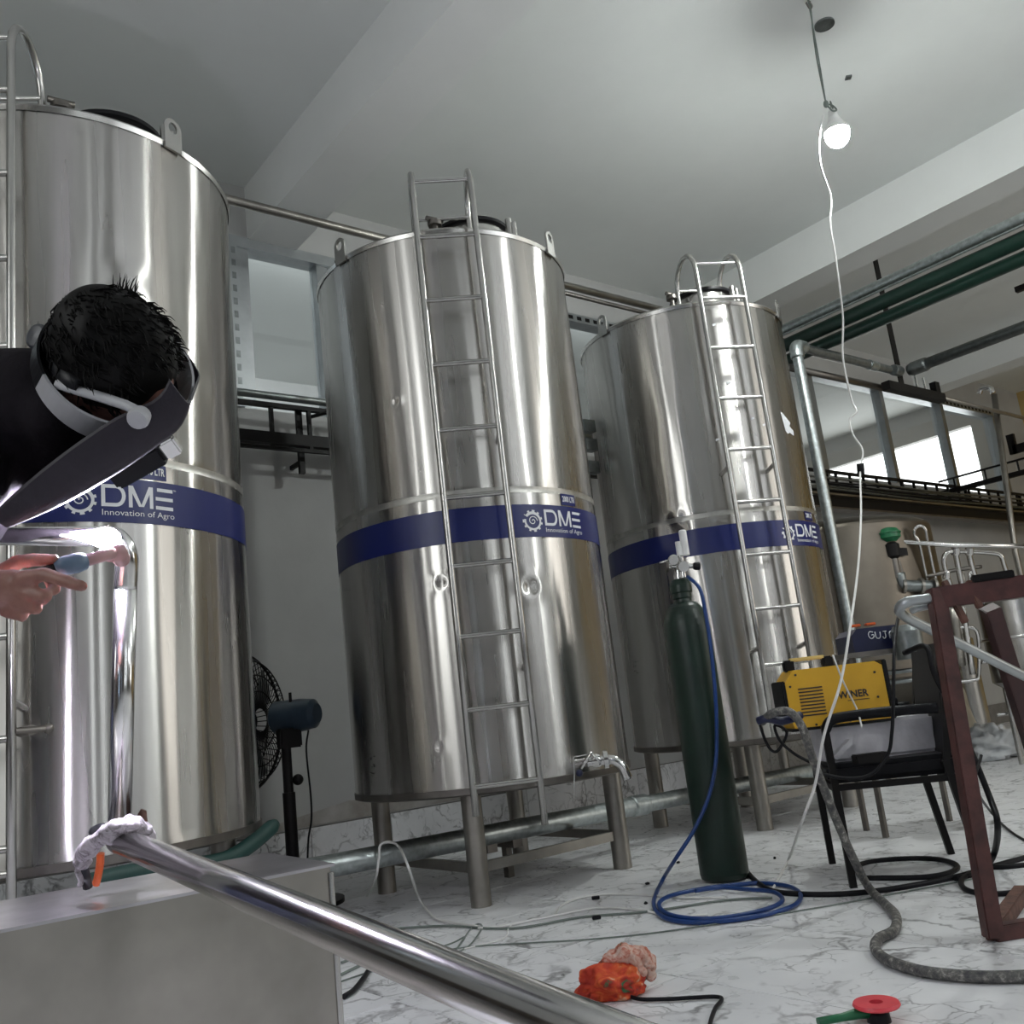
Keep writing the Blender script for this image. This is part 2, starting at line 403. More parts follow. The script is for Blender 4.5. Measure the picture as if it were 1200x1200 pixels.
DK = plain('dark_panel_paint', (.050,.034,.022), .6, var=.3, scale=3)  # for unseen dark panels added to put dark stripes in the tank reflections
wfp = bpy.data.objects['wall_front']; wlp = bpy.data.objects['wall_left']
for a, b, z1_ in ((-2.3,.30,3.3),(.80,1.55,2.6),(2.3,3.2,4.3),(4.2,5.2,2.8),(5.9,6.5,2.8),(7.0,7.9,2.9),(11.6,13.5,3.2),(3.22,4.18,1.3),(5.22,5.88,1.3),(6.52,6.98,1.6)):
    k_ = 0
    while k_*.24 < z1_-.1:
        obj('added_dark_panel', MB().box(a, b, YB, YB+.04, k_*.24+.004, min(z1_, k_*.24+.236), 0), DK, wfp); k_ += 1
for a, b, z1_ in ((-3.10,-1.9,3.4),(-1.5,-.65,2.4),(-.42,.10,4.3),(-1.88,-1.52,1.4),(.15,.35,1.62),(.40,.90,4.3),(.95,1.65,1.62),(1.75,2.15,4.3),(2.45,2.9,4.3),(3.1,5.8,1.62)):
    k_ = 0
    while k_*.24 < z1_-.1:
        obj('added_dark_panel', MB().box(XL, XL+.04, a, b, k_*.24+.004, min(z1_, k_*.24+.236), 0), DK, wlp); k_ += 1
window('window_added', 'y', YB-.05, 3.3, 6.7, 2.9, 4.2, 4)  # frame for the added high opening, out of view
window('window_3', 'y', YB-.05, 8.1, 11.1, 1.4, 3.6, 3)
struct('wall_right', MB().box(XR, XR+.2, YB-.2, YF+.2, 0, ZC), M['yellowwall'])
struct('ceiling', MB().box(XL-.2, XR+.2, YB-.2, 9.8, ZC, ZC+.15), M['ceil'])
# ceiling beams (cast with the slab)
for n, (a, b) in enumerate(((2.61, 2.985), (7.28, 7.63), (12.0, 12.35), (-2.1, -1.75))):
    struct('trim_%d' % (n+1), MB().box(a, b, YB, YF, 4.39, ZC), M['beam'])
# adjoining room seen through the glass: pale walls, one bright window in its side wall
struct('wall_far', MB().box(XL-.2, 14.5, 9.4, 9.6, 0, ZC), M['wall'])
SX = 14.3
ws = MB().box(SX, SX+.15, YF+.2, 9.4, 0, 2.5).box(SX, SX+.15, YF+.2, 6.3, 2.5, ZC).box(SX, SX+.15, 9.0, 9.4, 2.5, ZC)
ws.hexa([(SX,6.3,4.33),(SX+.15,6.3,4.33),(SX+.15,9.0,4.33),(SX,9.0,4.33),(SX,6.3,ZC),(SX+.15,6.3,ZC),(SX+.15,9.0,ZC),(SX,9.0,ZC)])
struct('wall_side_room', ws, M['wall'])

# glazed strip in the rear wall
win = struct('window_1', MB().box(-2.2, 14.25, YF+.04, YF+.12, GZ0-.04, GZ0).box(-2.2, 14.25, YF+.02, YF+.14, GZ1-.01, GZ1+.03), M['alu'])
mull = [-2.1, -.6, .95, 2.565, 3.20, 4.90, 6.45, 8.0, 9.55, 11.10, 12.65, 14.2]
for x in mull: obj('mullion', MB().box(x-.045, x+.045, YF+.0, YF+.12, GZ0, GZ1), M['alu'], win)
for a, b in zip(mull[:-1], mull[1:]): obj('pane', MB().box(a+.045, b-.045, YF+.075, YF+.081, GZ0, GZ1), M['glass'], win)
# perforated slotted track along the head of the glazing, and down the upright by tank gap
tr = MB().box(-2.2, 14.25, YF-.03, YF-.003, GZ1-.025, GZ1+.055); track = obj('slotted_track', tr, M['alu'], win)
sl = MB(); x = 3.3
while x < 14.1: sl.box(x, x+.055, YF-.032, YF-.028, GZ1-.003, GZ1+.033); x += .105
obj('slots', sl, M['black'], track, 'stuff')
up = MB().box(2.455, 2.515, YF-.03, YF-.002, GZ0, GZ1-.025).box(6.28, 6.34, YF-.03, YF-.002, GZ0, GZ1-.025); ut = obj('slotted_upright', up, M['alu'], win)
sl = MB()
for xx in (2.47, 6.295):
    z = 3.15
    while z < 4.28: sl.box(xx, xx+.03, YF-.032, YF-.028, z, z+.05); z += .1
obj('slots', sl, M['galvd'], ut, 'stuff')

# ================================================================== TANKS
R = .70; TZ0, TZ1 = .505, 3.20
def wave(th, z, sd, dents):
    a = 0
    for k, am, sp in ((5,.0022,.35),(9,.0016,.55),(14,.0010,.8),(23,.00060,1.1),(37,.00036,1.5),(61,.00018,1.9),(89,.00008,2.3)):
        a += am*sin(k*th + sd*k*.7 + 1.6*sin(z*sp+sd+k))*(.55+.45*sin(z*.9+k+sd))
    a -= .0032*math.exp(-((z-1.845)/.018)**2) - .0018*math.exp(-((z-1.86)/.06)**2)   # girth weld
    for (t0, z0, s, d) in dents:
        q = ((((th-t0+pi) % (2*pi)-pi)*R)**2+(z-z0)**2)/(s*s); a += d*(1-1.3*q)*math.exp(-q)
    e = min(z-TZ0, TZ1-z); a *= min(1, max(0, e/.04))
    return a
def tank(idx, cx, cy, label, dents, lphi, lw, ladder_extra):
    c = Vector((cx, cy, 0)); T = thing('storage_tank', label, 'tank', (cx, cy, 0), 'steel storage tanks in a row')
    NT, NZ = 480, 200
    # shell in tank-centred coordinates so that the brushed grain runs round it
    def shell(z0, z1, nt, nz, off, t0=0, t1=2*pi, sd=idx*2.1):
        full = abs(t1-t0-2*pi) < 1e-6; vs = []; cols = nt if full else nt+1
        for j in range(nz+1):
            z = z0+(z1-z0)*j/nz
            for i in range(cols):
                th = t0+(t1-t0)*i/nt; r = R+off+wave(th, z, sd, dents)
                vs.append((r*sin(th), -r*cos(th), z))
        fs = []
        for j in range(nz):
            for i in range(nt if full else nt):
                i2 = (i+1) % cols; fs.append((j*cols+i, j*cols+i2, (j+1)*cols+i2, (j+1)*cols+i))
        return vs, fs
    def local(name, mb, mat, parent=T, **k):
        o = bpy.data.objects.new(name, mesh_of(mb, name)); o.data.materials.append(mat); COL.objects.link(o); o.parent = parent
        for a, b in k.items(): o[a] = b
        return o
    local('shell', MB().add(*shell(TZ0, TZ1, NT, NZ, 0), True), M['tank'])
    b = MB(); vs, fs = shell(1.612, 1.772, 240, 4, .0022); b.add(vs, fs, True); band = local('band', b, M['band'], label='navy blue printed band')
    b = MB(); b.add(*shell(1.832, 1.862, 240, 6, .0012), True); local('weld_seam', b, M['seam'])
    # lid: shallow cone with a rolled rim, bottom plate
    b = MB().lathe((0,0,0), (0,0,1), [(TZ1-.012, R+.004), (TZ1+.008, R+.010), (TZ1+.022, R-.002), (TZ1+.030, R-.03), (TZ1+.085, .28), (TZ1+.095, .0)], 128, False)
    local('lid', b, M['steel'])
    local('bottom_plate', MB().lathe((0,0,0), (0,0,1), [(TZ0-.03, .0), (TZ0-.03, R-.02), (TZ0-.022, R+.006), (TZ0+.006, R+.006), (TZ0+.008, R-.01)], 96, False), M['darksteel'])
    # manway with dark gasket and clamp
    tcv = Vector((-cx, -cy, 0)).normalized(); trv = Vector((-tcv.y, tcv.x, 0)); mpos = tcv*.26+trv*.19; mx, my = mpos.x, mpos.y
    mw = local('manway', MB().lathe((mx,my,0), (0,0,1), [(TZ1+.05,.19),(TZ1+.185,.19)], 48), M['steel'])
    local('gasket', MB().lathe((mx,my,0), (0,0,1), [(TZ1+.178,.20),(TZ1+.184,.214),(TZ1+.202,.214),(TZ1+.208,.20)], 48), M['rubber'], mw)
    local('cover', MB().lathe((mx,my,0), (0,0,1), [(TZ1+.20,.208),(TZ1+.212,.204),(TZ1+.232,.11),(TZ1+.238,0)], 48, False), M['steel'], mw)
    local('handle', MB().tube(smooth([(mx-.08,my,TZ1+.22),(mx-.07,my,TZ1+.25),(mx+.07,my,TZ1+.25),(mx+.08,my,TZ1+.22)],4), .009, 8), M['bright'], mw)
    # vent with a wing nut, on the front of the lid
    vps = tcv*.50+trv*.0; vx, vy = vps.x, vps.y
    v = local('vent', MB().cyl((vx,vy,TZ1+.03), (vx,vy,TZ1+.15), .016).lathe((vx,vy,0), (0,0,1), [(TZ1+.145,.040),(TZ1+.17,.040)], 6), M['darksteel'])
    local('knob', MB().tube([(vx-.05,vy,TZ1+.18),(vx+.05,vy,TZ1+.185)], .013, 8), M['darksteel'], v)
    for t0 in (.55, 2.3, -1.9):                                          # nozzle stubs
        if t0 == .55:
            for q in (0, .06):
                p = tcv*.46+trv*(.39+q*.4)
                local('nozzle', MB().cyl(p+Vector((0,0,TZ1)), p+Vector((0,0,TZ1+.17-q*.4)), .017), M['steel'])
    # lifting lugs: upright plates with an eye
    for th in (-1.42 if idx == 2 else -1.62, rad(22), 2.7):
        rad_ = Vector((sin(th), -cos(th), 0)); tan_ = Vector((cos(th), sin(th), 0)); z0 = TZ1-.02
        n = 20; out = []; inn = []
        outer = [(-.042,0),(-.042,.10)]+[(-.042*cos(pi*k/10), .10+.042*sin(pi*k/10)) for k in range(1,10)]+[(.042,.10),(.042,0)]
        lug = MB(); hole = [(.021*cos(2*pi*k/16), .10+.026*sin(2*pi*k/16)) for k in range(16)]
        # plate built as quads between outline samples and the eye
        def op(a):
            dx, dy = cos(a), sin(a); t = 9
            if dy > 0: t = .042
            else:
                t = min(.042/max(abs(dx), 1e-6), .10/max(-dy, 1e-6))
            return (dx*t, .10+dy*t)
        K = 32; ou = [op(2*pi*k/K) for k in range(K)]; ho = [(.022*cos(2*pi*k/K), .10+.026*sin(2*pi*k/K)) for k in range(K)]
        vs = []
        for side in (-.005, .005):
            for P in (ou, ho): vs += [rad_*(R+.012+side)+tan_*x+Vector((0,0,z0+y)) for x, y in P]
        fs = []
        for k in range(K):
            q = (k+1) % K
            fs += [(k, q, K+q, K+k), (2*K+q, 2*K+k, 3*K+k, 3*K+q), (q, k, 2*K+k, 2*K+q), (K+k, K+q, 3*K+q, 3*K+k)]
        lug.add(vs, fs); local('lifting_lug', lug, M['steel'])
    # legs and base frame
    for sx in (-1, 1):
        for sy in (-1, 1):
            lg = local('leg', MB().cyl((sx*.437, sy*.41, 0), (sx*.437, sy*.41, TZ0-.03), .047, 20), M['dull'])
    fz = .16
    for sy in (-1, 1): local('frame_bar', MB().box(-.39, .39, sy*.41-.012, sy*.41+.012, fz-.022, fz+.022), M['dull'])
    for sx in (-1, 1): local('frame_bar', MB().box(sx*.437-.012, sx*.437+.012, -.365, .365, fz-.022, fz+.022), M['dull'])
    # printed marks on the band
    def decal(name, vf, parent, off, mat, th0=rad(-14.5)):
        vs, fs = vf; out = []
        for u, v_ in vs:
            th = th0+u/R; r = R+off+wave(th, v_, idx*2.1, dents); out.append((r*sin(th), -r*cos(th), v_))
        return local(name, MB().add(out, fs), mat, parent)
    S = MB()
    def poly(p): b0 = len(S.v); S.v += [(x, y) for x, y in p]; S.f.append(tuple(range(b0, b0+len(p)))); S.sm.append(False)
    gxm, gzm, go, gi = .060, 1.690, .050, .036
    NG = 84
    def gr(a):
        t = (a*11/(2*pi)) % 1; return go*(1.08 if .28 < t < .72 else .92)
    for k in range(NG):
        a0, a1 = 2*pi*k/NG, 2*pi*(k+1)/NG; am = (a0+a1)/2
        if -.35 < math.atan2(sin(am-2.9), cos(am-2.9)) < .0: continue
        r0 = gr(am); ri = gi*(1-.12*max(0, sin(am)))
        poly([(gxm+ri*cos(a0), gzm+ri*sin(a0)), (gxm+r0*cos(a0), gzm+r0*sin(a0)), (gxm+r0*cos(a1), gzm+r0*sin(a1)), (gxm+ri*cos(a1), gzm+ri*sin(a1))])
    for k in range(40):                                                  # spiral at the heart of the gear
        a0, a1 = k*.26, (k+1)*.26; ra, rb = .027-.00062*k, .027-.00062*(k+1); wd = .0042
        poly([(gxm+(ra-wd)*cos(a0), gzm+(ra-wd)*sin(a0)), (gxm+ra*cos(a0), gzm+ra*sin(a0)), (gxm+rb*cos(a1), gzm+rb*sin(a1)), (gxm+(rb-wd)*cos(a1), gzm+(rb-wd)*sin(a1))])
    zb, zt, t = 1.668, 1.748, .013; mid = (zb+zt)/2
    x0 = .128; wD = .082                                                 # D
    poly([(x0,zb+.012),(x0+t,zb+.012),(x0+t,zt-.008),(x0,zt-.008)]); poly([(x0,zt-t),(x0+wD*.6,zt-t),(x0+wD*.6,zt),(x0,zt)]); poly([(x0,zb),(x0+wD*.6,zb),(x0+wD*.6,zb+t),(x0,zb+t)])
    for k in range(10):
        a0, a1 = -pi/2+pi*k/10, -pi/2+pi*(k+1)/10; cxD = x0+wD*.6; ro, rx = (zt-zb)/2, wD*.4
        poly([(cxD+(rx-t)*cos(a0), mid+(ro-t)*sin(a0)), (cxD+rx*cos(a0), mid+ro*sin(a0)), (cxD+rx*cos(a1), mid+ro*sin(a1)), (cxD+(rx-t)*cos(a1), mid+(ro-t)*sin(a1))])
    x0 = .220; wM = .088                                                 # M
    poly([(x0,zb),(x0+t,zb),(x0+t,zt),(x0,zt)]); poly([(x0+wM-t,zb),(x0+wM,zb),(x0+wM,zt),(x0+wM-t,zt)])
    poly([(x0,zt),(x0+wM/2-t*.7,zb+.004),(x0+wM/2+t*.2,zb+.004),(x0+t*1.2,zt)]); poly([(x0+wM-t*1.2,zt),(x0+wM/2-t*.2,zb+.004),(x0+wM/2+t*.7,zb+.004),(x0+wM,zt)])
    x0 = .318; wE = .070                                                 # E as three bars
    for zz in (zb, mid-t/2, zt-t): poly([(x0+(.006 if zz==zt-t else 0),zz),(x0+wE,zz),(x0+wE,zz+t),(x0+(.006 if zz==zt-t else 0),zz+t)])
    decal('logo', (S.v, S.f), band, .0040, M['decal'])
    decal('lettering', fit(text_polys('Innovation of Agro', .1), .130, .392, 1.630, 1.658), band, .0040, M['decal'])
    decal('trademark', fit(text_polys('TM', .1), .391, .402, 1.742, 1.749), band, .0040, M['decal'])
    pb = MB(); pu0, pu1, pz0, pz1 = (.255, .365, 1.778, 1.836)
    vs, fs = shell(pz0, pz1, 8, 3, .0026, rad(-14.5)+pu0/R, rad(-14.5)+pu1/R); pl = local('capacity_plate', pb.add(vs, fs, True), M['band'], label='small navy plate reading 2000 LTR')
    decal('lettering', fit(text_polys('2000 LTR', .1, .003), pu0+.008, pu1-.008, pz0+.016, pz1-.012), pl, .0042, M['decal'])
    # ladder: rails with hooped tops, rungs, stand-off pegs
    n = Vector((sin(lphi), -cos(lphi), 0)); tt = Vector((cos(lphi), sin(lphi), 0)); off = R+.10
    zb_ = [ .30, .30 ]
    la = None
    for s_i, s in enumerate(lw):
        base = n*off+tt*s
        zend = ladder_extra['bottom'][s_i]
        pts = [base+Vector((0,0,zend)), base+Vector((0,0,1.2)), base+Vector((0,0,2.4)), base+Vector((0,0,3.38))]
        hp = [base - n*(.16*(1-cos(a))) + Vector((0,0,3.38+.16*sin(a))) for a in [pi*k/8 for k in range(1, 9)]]
        pts += hp; pts += [base-n*.325+Vector((0,0,3.30)), base-n*.335+Vector((0,0,TZ1+.03))]
        mb = MB().tube(pts, .0155, 10)
        mb.cyl(base-n*.335+Vector((0,0,TZ1+.02)), base-n*.335+Vector((0,0,TZ1+.12)), .019, 12)
        if la is None: la = local('ladder', mb, M['steel'])
        else: local('rail', mb, M['steel'], la)
    for z in ladder_extra['rungs']:
        local('rung', MB().cyl(n*off+tt*lw[0]+Vector((0,0,z)), n*off+tt*lw[1]+Vector((0,0,z)), .0125, 10), M['steel'], la)
    for (zz, dn) in ((3.44, -.03), (3.39, -.31)):
        local('rung', MB().cyl(n*(off+dn)+tt*lw[0]+Vector((0,0,zz)), n*(off+dn)+tt*lw[1]+Vector((0,0,zz)), .0105, 10), M['bright'], la)
    for z in (2.10, 1.02):
        for s in lw:
            local('standoff', MB().cyl(n*off+tt*s+Vector((0,0,z)), n*(math.sqrt(R*R-s*s)-.01)+tt*s+Vector((0,0,z-.02)), .014, 10), M['steel'], la)
    return T, local, n, tt
RUNG = [.52,.845,1.166,1.485,1.805,2.13,2.455,2.785,3.12]
t2, loc2, *_ = tank(2, 2.947, 4.03, 'middle stainless tank of the three, between the fan and the green gas cylinder',
    [(rad(-48), 1.435, .028, -.006), (rad(-14), 1.375, .042, -.010), (rad(-55), .70, .02, -.004), (rad(-60), 2.35, .02, -.004)], rad(-33), (-.135,.155), dict(bottom=(.40,.33), rungs=RUNG))
t3, loc3, *_ = tank(3, 4.966, 4.03, 'stainless tank behind the green gas cylinder, farthest from the welder',
    [(rad(-70), 1.77, .11, -.016), (rad(-66), 1.86, .05, .008), (rad(-95), 1.1, .06, -.004), (rad(-60), 2.5, .2, .004)], rad(-27), (-.165,.135), dict(bottom=(.52,.45), rungs=[z+.072 for z in RUNG[:-1]]+[3.19]))
t1, loc1, *_ = tank(1, .93, 4.03, 'stainless tank directly behind the welder, nearest the camera',
    [(rad(5), 2.55, .08, .003), (rad(40), 2.2, .10, .003)], rad(-30), (-.215,.075), dict(bottom=(.0,.0), rungs=[RUNG[0]-.01,.582,.907,1.224,1.545,1.875,2.207,2.533,2.861,3.198]))

# torn film scraps and scratches left on the far tank
def curved_patch(local, par, name, poly, th, z, mat, sd, off=.004):
    out = []
    for x, y in poly:
        t_ = th+x/R; out.append(((R+off)*sin(t_), -(R+off)*cos(t_), z+y))
    return local(name, MB().add(out, [tuple(range(len(poly)))]), mat, par)
curved_patch(loc3, t3, 'film_scrap', [(-.05,.09),(.0,.055),(.05,.02),(.03,-.005),(.075,-.03),(.07,-.065),(.02,-.05),(-.005,-.06),(-.03,-.045),(-.035,.0)], rad(5), 2.40, M['decal'], 0)
for x_, y_, z_ in ((-.30,0,2.42),(-.22,0,2.38),(-.42,.0,2.66),(-.55,0,2.3),(-.45,0,3.05),(-.38,0,2.95)):
    curved_patch(loc3, t3, 'film_scrap', [(-.012,.005),(.012,.012),(.016,.002),(-.008,-.008)], rad(5)+x_/R, z_, M['decal'], 0)
# handwritten marks
for T_, lo_, th_, z_ in ((t3, loc3, rad(-108), 1.05), (t2, loc2, rad(-88), .68)):
    mk = MB()
    for k in range(3):
        for seg in range(6):
            a = random.uniform(-.02,.02); b_ = random.uniform(-.01,.01); c_ = a+random.uniform(-.018,.018); d_ = b_+random.uniform(-.012,.012); oz = -.035*k
            pts = []
            for (u, v_) in ((a,b_),(a+.004,b_+.002),(c_+.004,d_+.002),(c_,d_)):
                t_ = th_+u/R; pts.append(((R+.0045)*sin(t_), -(R+.0045)*cos(t_), z_+oz+v_))
            mk.add(pts, [(0,1,2,3)])
    lo_('marker_scribble', mk, M['ink'], T_)

# outlet valve at the foot of the middle tank
def Pc(x, y, c, r=R):       # sight line meets the tank skin
    d = ray(x, y); s = math.hypot(d.x, d.y); dx, dy = d.x/s, d.y/s; b = dx*c[0]+dy*c[1]
    t = b-math.sqrt(max(0, b*b-(c[0]**2+c[1]**2-r*r))); return Vector((dx*t, dy*t, H+d.z*t/s))
q0 = Pc(676, 896, (2.947, 4.03)); dq = (q0-CC).dot(CF)
def O(x, y, k=0): return D(x, y, dq-.06-k)
dirv = (O(712,891)-O(690,894)).normalized()
v0 = obj('outlet_valve', MB().cyl(q0+Vector((0,.03,0)), O(688,893), .020).cyl(O(688,893), O(714,890), .022).lathe(O(701,891), dirv, [(-.03,.026),(-.02,.031),(.0,.031),(.01,.026)], 20).lathe(O(709,890), dirv, [(-.008,.030),(-.006,.041),(.012,.041),(.014,.030)], 24), M['bright'], t2)
obj('elbow', MB().tube(smooth([O(712,890), O(720,891,.01), O(729,898,.02), O(736,913,.03)], 6), .0225, 16), M['bright'], v0)
obj('handle', MB().tube([O(694,886), O(693,882,.02), O(681,901,.05)], .006, 8).tube([O(693,883,.02), O(704,893,.03)], .006, 8).tube([O(690,884), O(672,887), O(673,908), O(672,940)], .003, 6), M['bright'], v0)
obj('handle_grip', MB().ell(O(679,906,.05), (.018,0,0),(0,.014,0),(0,0,.016), 12, 8), M['bluebox'], v0)
# side fittings of the nearest tank
p = Pc(22, 858, (.93, 4.03)); q = p+Vector((.02,-.09,.0))
ft = obj('side_fitting', MB().cyl(p+Vector((0,.03,0)), q, .016).cyl(q+Vector((-.05,-.01,0)), q+Vector((.045,.01,.0)), .011).sph(q+Vector((.05,.012,0)), .017), M['darksteel'], t1)
# small box fittings in the shaded gap behind the far tank
for (x, y) in ((688, 500), (690, 522), (693, 548)):
    p = PY(x, y, 4.35); obj('wall_clip', MB().box(p.x-.05, p.x+.05, p.y-.03, p.y+.03, p.z-.04, p.z+.04), M['galvd'], t2)

# ================================================================== PIPEWORK
def pipe(name, pts, r, mat, label, cat='pipe', n=14, group=None, joints=()):
    T = thing(name, label, cat, tuple(Vector(pts[0])), group)
    obj('tube', MB().tube(pts, r, n), mat, T)
    for (p, d, l, rr) in joints:
        d = Vector(d).normalized(); p = Vector(p)
        obj('coupling', MB().lathe(p-d*l/2, d, [(0,rr*.92),(l*.12,rr),(l*.88,rr),(l,rr*.92)], 18), mat, T)
    return T
pipe('overhead_pipe', [(XL, 5.05, 4.13), (9.3, 5.05, 4.13)], .030, M['dull'], 'long steel pipe running high behind all three tanks')
pipe('overhead_pipe', [(3.7, 5.30, 4.22), (9.3, 5.30, 4.22)], .018, M['darksteel'], 'thin dark pipe above the long high steel pipe behind the tanks')
pipe('wall_pipe', [(XL, 5.45, 3.02), (6.5, 5.45, 3.02)], .026, M['galvd'], 'grey pipe on the wall bracket between the left and middle tanks')
obj('wall_bracket', MB().box(4.19, 4.22, 5.30, YF, 4.19, 4.215), M['darksteel'], bpy.data.objects['overhead_pipe.001'])
# cable ladder on the rear wall
ct = thing('cable_ladder', 'black steel cable ladder fixed along the rear wall under the glass', 'cable tray', (0, 5.7, 2.75))
obj('rail', MB().box(XL, 14.2, 5.66, 5.70, 3.03, 3.06), M['black'], ct)
obj('rail', MB().box(XL, 14.2, 5.66, 5.72, 2.77, 2.85), M['black'], ct)
obj('rail', MB().box(XL, 14.2, 5.62, 5.65, 2.712, 2.735), M['black'], ct)
for i in range(-5, 9): x = 1.24+i*1.6; obj('bracket', MB().box(x-.02, x+.02, 5.72, 5.75, 2.59, 3.07).box(x-.012, x+.012, 5.75, YF, 2.66, 2.69), M['black'], ct)
k = 0; x = -2.15
while x < 14.1:
    if x > 2.2: obj('rung', MB().box(x-.013, x+.013, 5.665, 5.69, 2.74, 3.05), M['black'], ct)
    x += .28
obj('arm', MB().tube([(2.93,5.72,3.01),(3.12,5.44,3.02)], .014, 4), M['black'], ct)
# cables lying in the ladder at the right
for i in range(7):
    z = 2.79+.02*i; y = 5.55+.02*(i % 3)
    tag(obj('tray_cable', MB().tube(smooth([(7.2+x_, y+.01*sin(x_*2+i), z+.012*sin(x_*1.3+i*2)) for x_ in range(0, 8)], 3), .012, 6), M['rubber'] if i % 2 else M['galvd']),
        'dark cable lying in the black cable ladder behind the valves', 'cable', 'cables in the cable ladder')
wbm = thing('wall_beam', 'dark steel I beam under the cable ladder at the right', 'beam', (6.6, 5.5, 2.6))
obj('flange', MB().box(6.6, 14.5, 5.42, 5.58, 2.69, 2.71), M['dull'], wbm)
obj('web', MB().box(6.6, 14.5, 5.49, 5.51, 2.56, 2.69), M['black'], wbm)
obj('flange', MB().box(6.6, 14.5, 5.42, 5.58, 2.54, 2.56), M['darksteel'], wbm)
# second ladder crossing towards the camera at upper right
c2 = thing('cable_ladder', 'thin black cable ladder crossing towards the yellow wall at far right', 'cable tray', (12, 5.2, 2.9))
A_, B_ = Vector((12.0, 5.85, 2.98)), Vector((12.0, 2.6, 3.0))
obj('rail', MB().tube([A_+Vector((0,0,.17)), B_+Vector((0,0,.17))], .014, 6), M['black'], c2)
obj('rail', MB().obox((A_+B_)/2, (0,1,0), (1,0,0), (0,0,1), (A_-B_).length/2, .03, .03), M['black'], c2)
for i in range(8): p = A_.lerp(B_, (i+.5)/8); obj('rung', MB().cyl(p, p+Vector((0,0,.17)), .012, 6), M['black'], c2)
# vertical galvanised pipe beside the far tank with elbow and run along the wall
e = Vector((6.36, 4.0, 3.42))
T = thing('riser_pipe', 'galvanised riser pipe standing beside the far tank with an elbow on top', 'pipe', (6.36, 4.0, 0))
obj('riser', MB().cyl((6.36,4.0,0), (6.36,4.0,3.37), .043, 20), M['galv'], T)
obj('elbow', MB().tube(smooth([(6.36,4.0,3.32),(6.36,4.0,3.39),(6.39,4.0,3.42),(6.47,4.0,3.42)], 5), .055, 16), M['galv'], T)
obj('run', MB().cyl((6.46,4.0,3.42), (7.75,4.0,3.42), .036, 16), M['galvd'], T)
obj('coupling', MB().lathe((7.42,4.0,3.42), (1,0,0), [(0,.044),(.12,.044)], 16), M['galv'], T)
pipe('steel_angle', [(6.42,4.14,3.30), (7.95,4.14,3.31)], .030, M['darksteel'], 'dark steel rail just under the galvanised run at the riser elbow', 'pipe', 6)
pipe('branch_pipe', [(8.0,3.95,3.43), (8.0,-1.5,3.43)], .050, M['galvd'], 'grey pipe running from the hanger bracket to the right edge', 'pipe', 16,
     joints=[((8.0,3.85,3.43), (0,1,0), .16, .062), ((7.88,4.0,3.43), (1,0,0), .12, .05)])
pipe('thin_rail', [(8.1,4.15,3.36), (14.8,4.6,3.60)], .022, M['dull'], 'thin steel pipe continuing from the hanger bracket towards the yellow wall')
hg = thing('pipe_hanger', 'black flat strap hanger from the ceiling carrying the grey pipe joint', 'hanger', (8.02, 4.05, ZC))
obj('strap', MB().box(7.97, 8.05, 4.04, 4.05, 3.33, ZC), M['black'], hg)
obj('bracket', MB().box(7.75, 8.75, 4.02, 4.10, 3.25, 3.33), M['black'], hg)
for x in (8.3, 8.45): obj('bolt', MB().cyl((x,4.05,3.33), (x,4.05,3.46), .012, 8), M['bright'], hg)
obj('end_clip', MB().box(8.62, 8.70, 4.03, 4.09, 3.33, 3.44), M['black'], hg)
# big pipes crossing overhead from behind the far tank
pipe('overhead_main', [(7.0, YF, 3.875), (7.0, -3.4, 3.875)], .046, M['galv'], 'grey main pipe on top of the dark green pipes at upper right', 'pipe', 20)
pipe('green_pipe', [(7.06, YF, 3.755), (7.06, -3.4, 3.755)], .060, M['greenduct'], 'upper dark green pipe under the grey main at upper right', 'pipe', 20)
pipe('green_pipe', [(7.16, YF, 3.655), (7.16, -3.4, 3.655)], .055, M['greenduct'], 'lower dark green pipe of the bundle at upper right', 'pipe', 20)
pipe('conduit', [(6.93, YF, 3.80), (6.93, -3.4, 3.80)], .010, M['galv'], 'thin conduit clipped along the green pipes at upper right', 'pipe', 8)
pipe('vertical_post', [PX(1190,648,10.6)+Vector((0,0,-2.2)), PX(1190,648,10.6), PX(1165,462,10.6)], .033, M['dull'], 'tall thin steel post with a hooked top near the right edge')
p = PX(1163,457,10.6)
obj('hook', MB().tube(smooth([p+Vector((0,0,-.04)), p+Vector((-.01,.02,.03)), p+Vector((-.02,.1,.05)), p+Vector((-.02,.14,.0))], 5), .028, 10), M['bright'], bpy.data.objects['vertical_post'])
for (x, y, w_, h_, lab) in ((1196,338,.25,.03,'short black angle iron high on the right edge'), (1192,526,.45,.06,'black L shaped bracket on the yellow wall')):
    p = PX(x, y, 13.4 if y > 400 else 10.5)
    o = MB().box(p.x-.03, p.x+.03, p.y-w_, p.y+.05, p.z-h_, p.z+h_)
    if y > 400: o.box(p.x-.03, p.x+.03, p.y, p.y+.1, p.z-h_, p.z+.22)
    tag(obj('angle_bracket', o, M['black']), lab, 'bracket')
# galvanised pipe on short stands under the tanks
T = thing('floor_pipe', 'long galvanised pipe running low beneath the tanks on small stands', 'pipe', (1.0, 4.0, 0))
obj('tube', MB().cyl((.9,4.0,.258), (3.92,4.0,.222), .050, 20), M['galv'], T)
obj('tube', MB().cyl((3.92,4.0,.222), (7.2,4.0,.19), .046, 20), M['galv'], T)
obj('coupling', MB().lathe((3.86,4.0,.2225), (1,0,-.012), [(0,.052),(.01,.058),(.11,.058),(.12,.052)], 20), M['galv'], T)
for x in (1.5, 2.86, 3.02, 4.6, 6.2): obj('stand', MB().box(x-.018, x+.018, 4.06, 4.10, 0, .20).box(x-.03, x+.03, 3.98, 4.12, .15, .19), M['darksteel'], T)
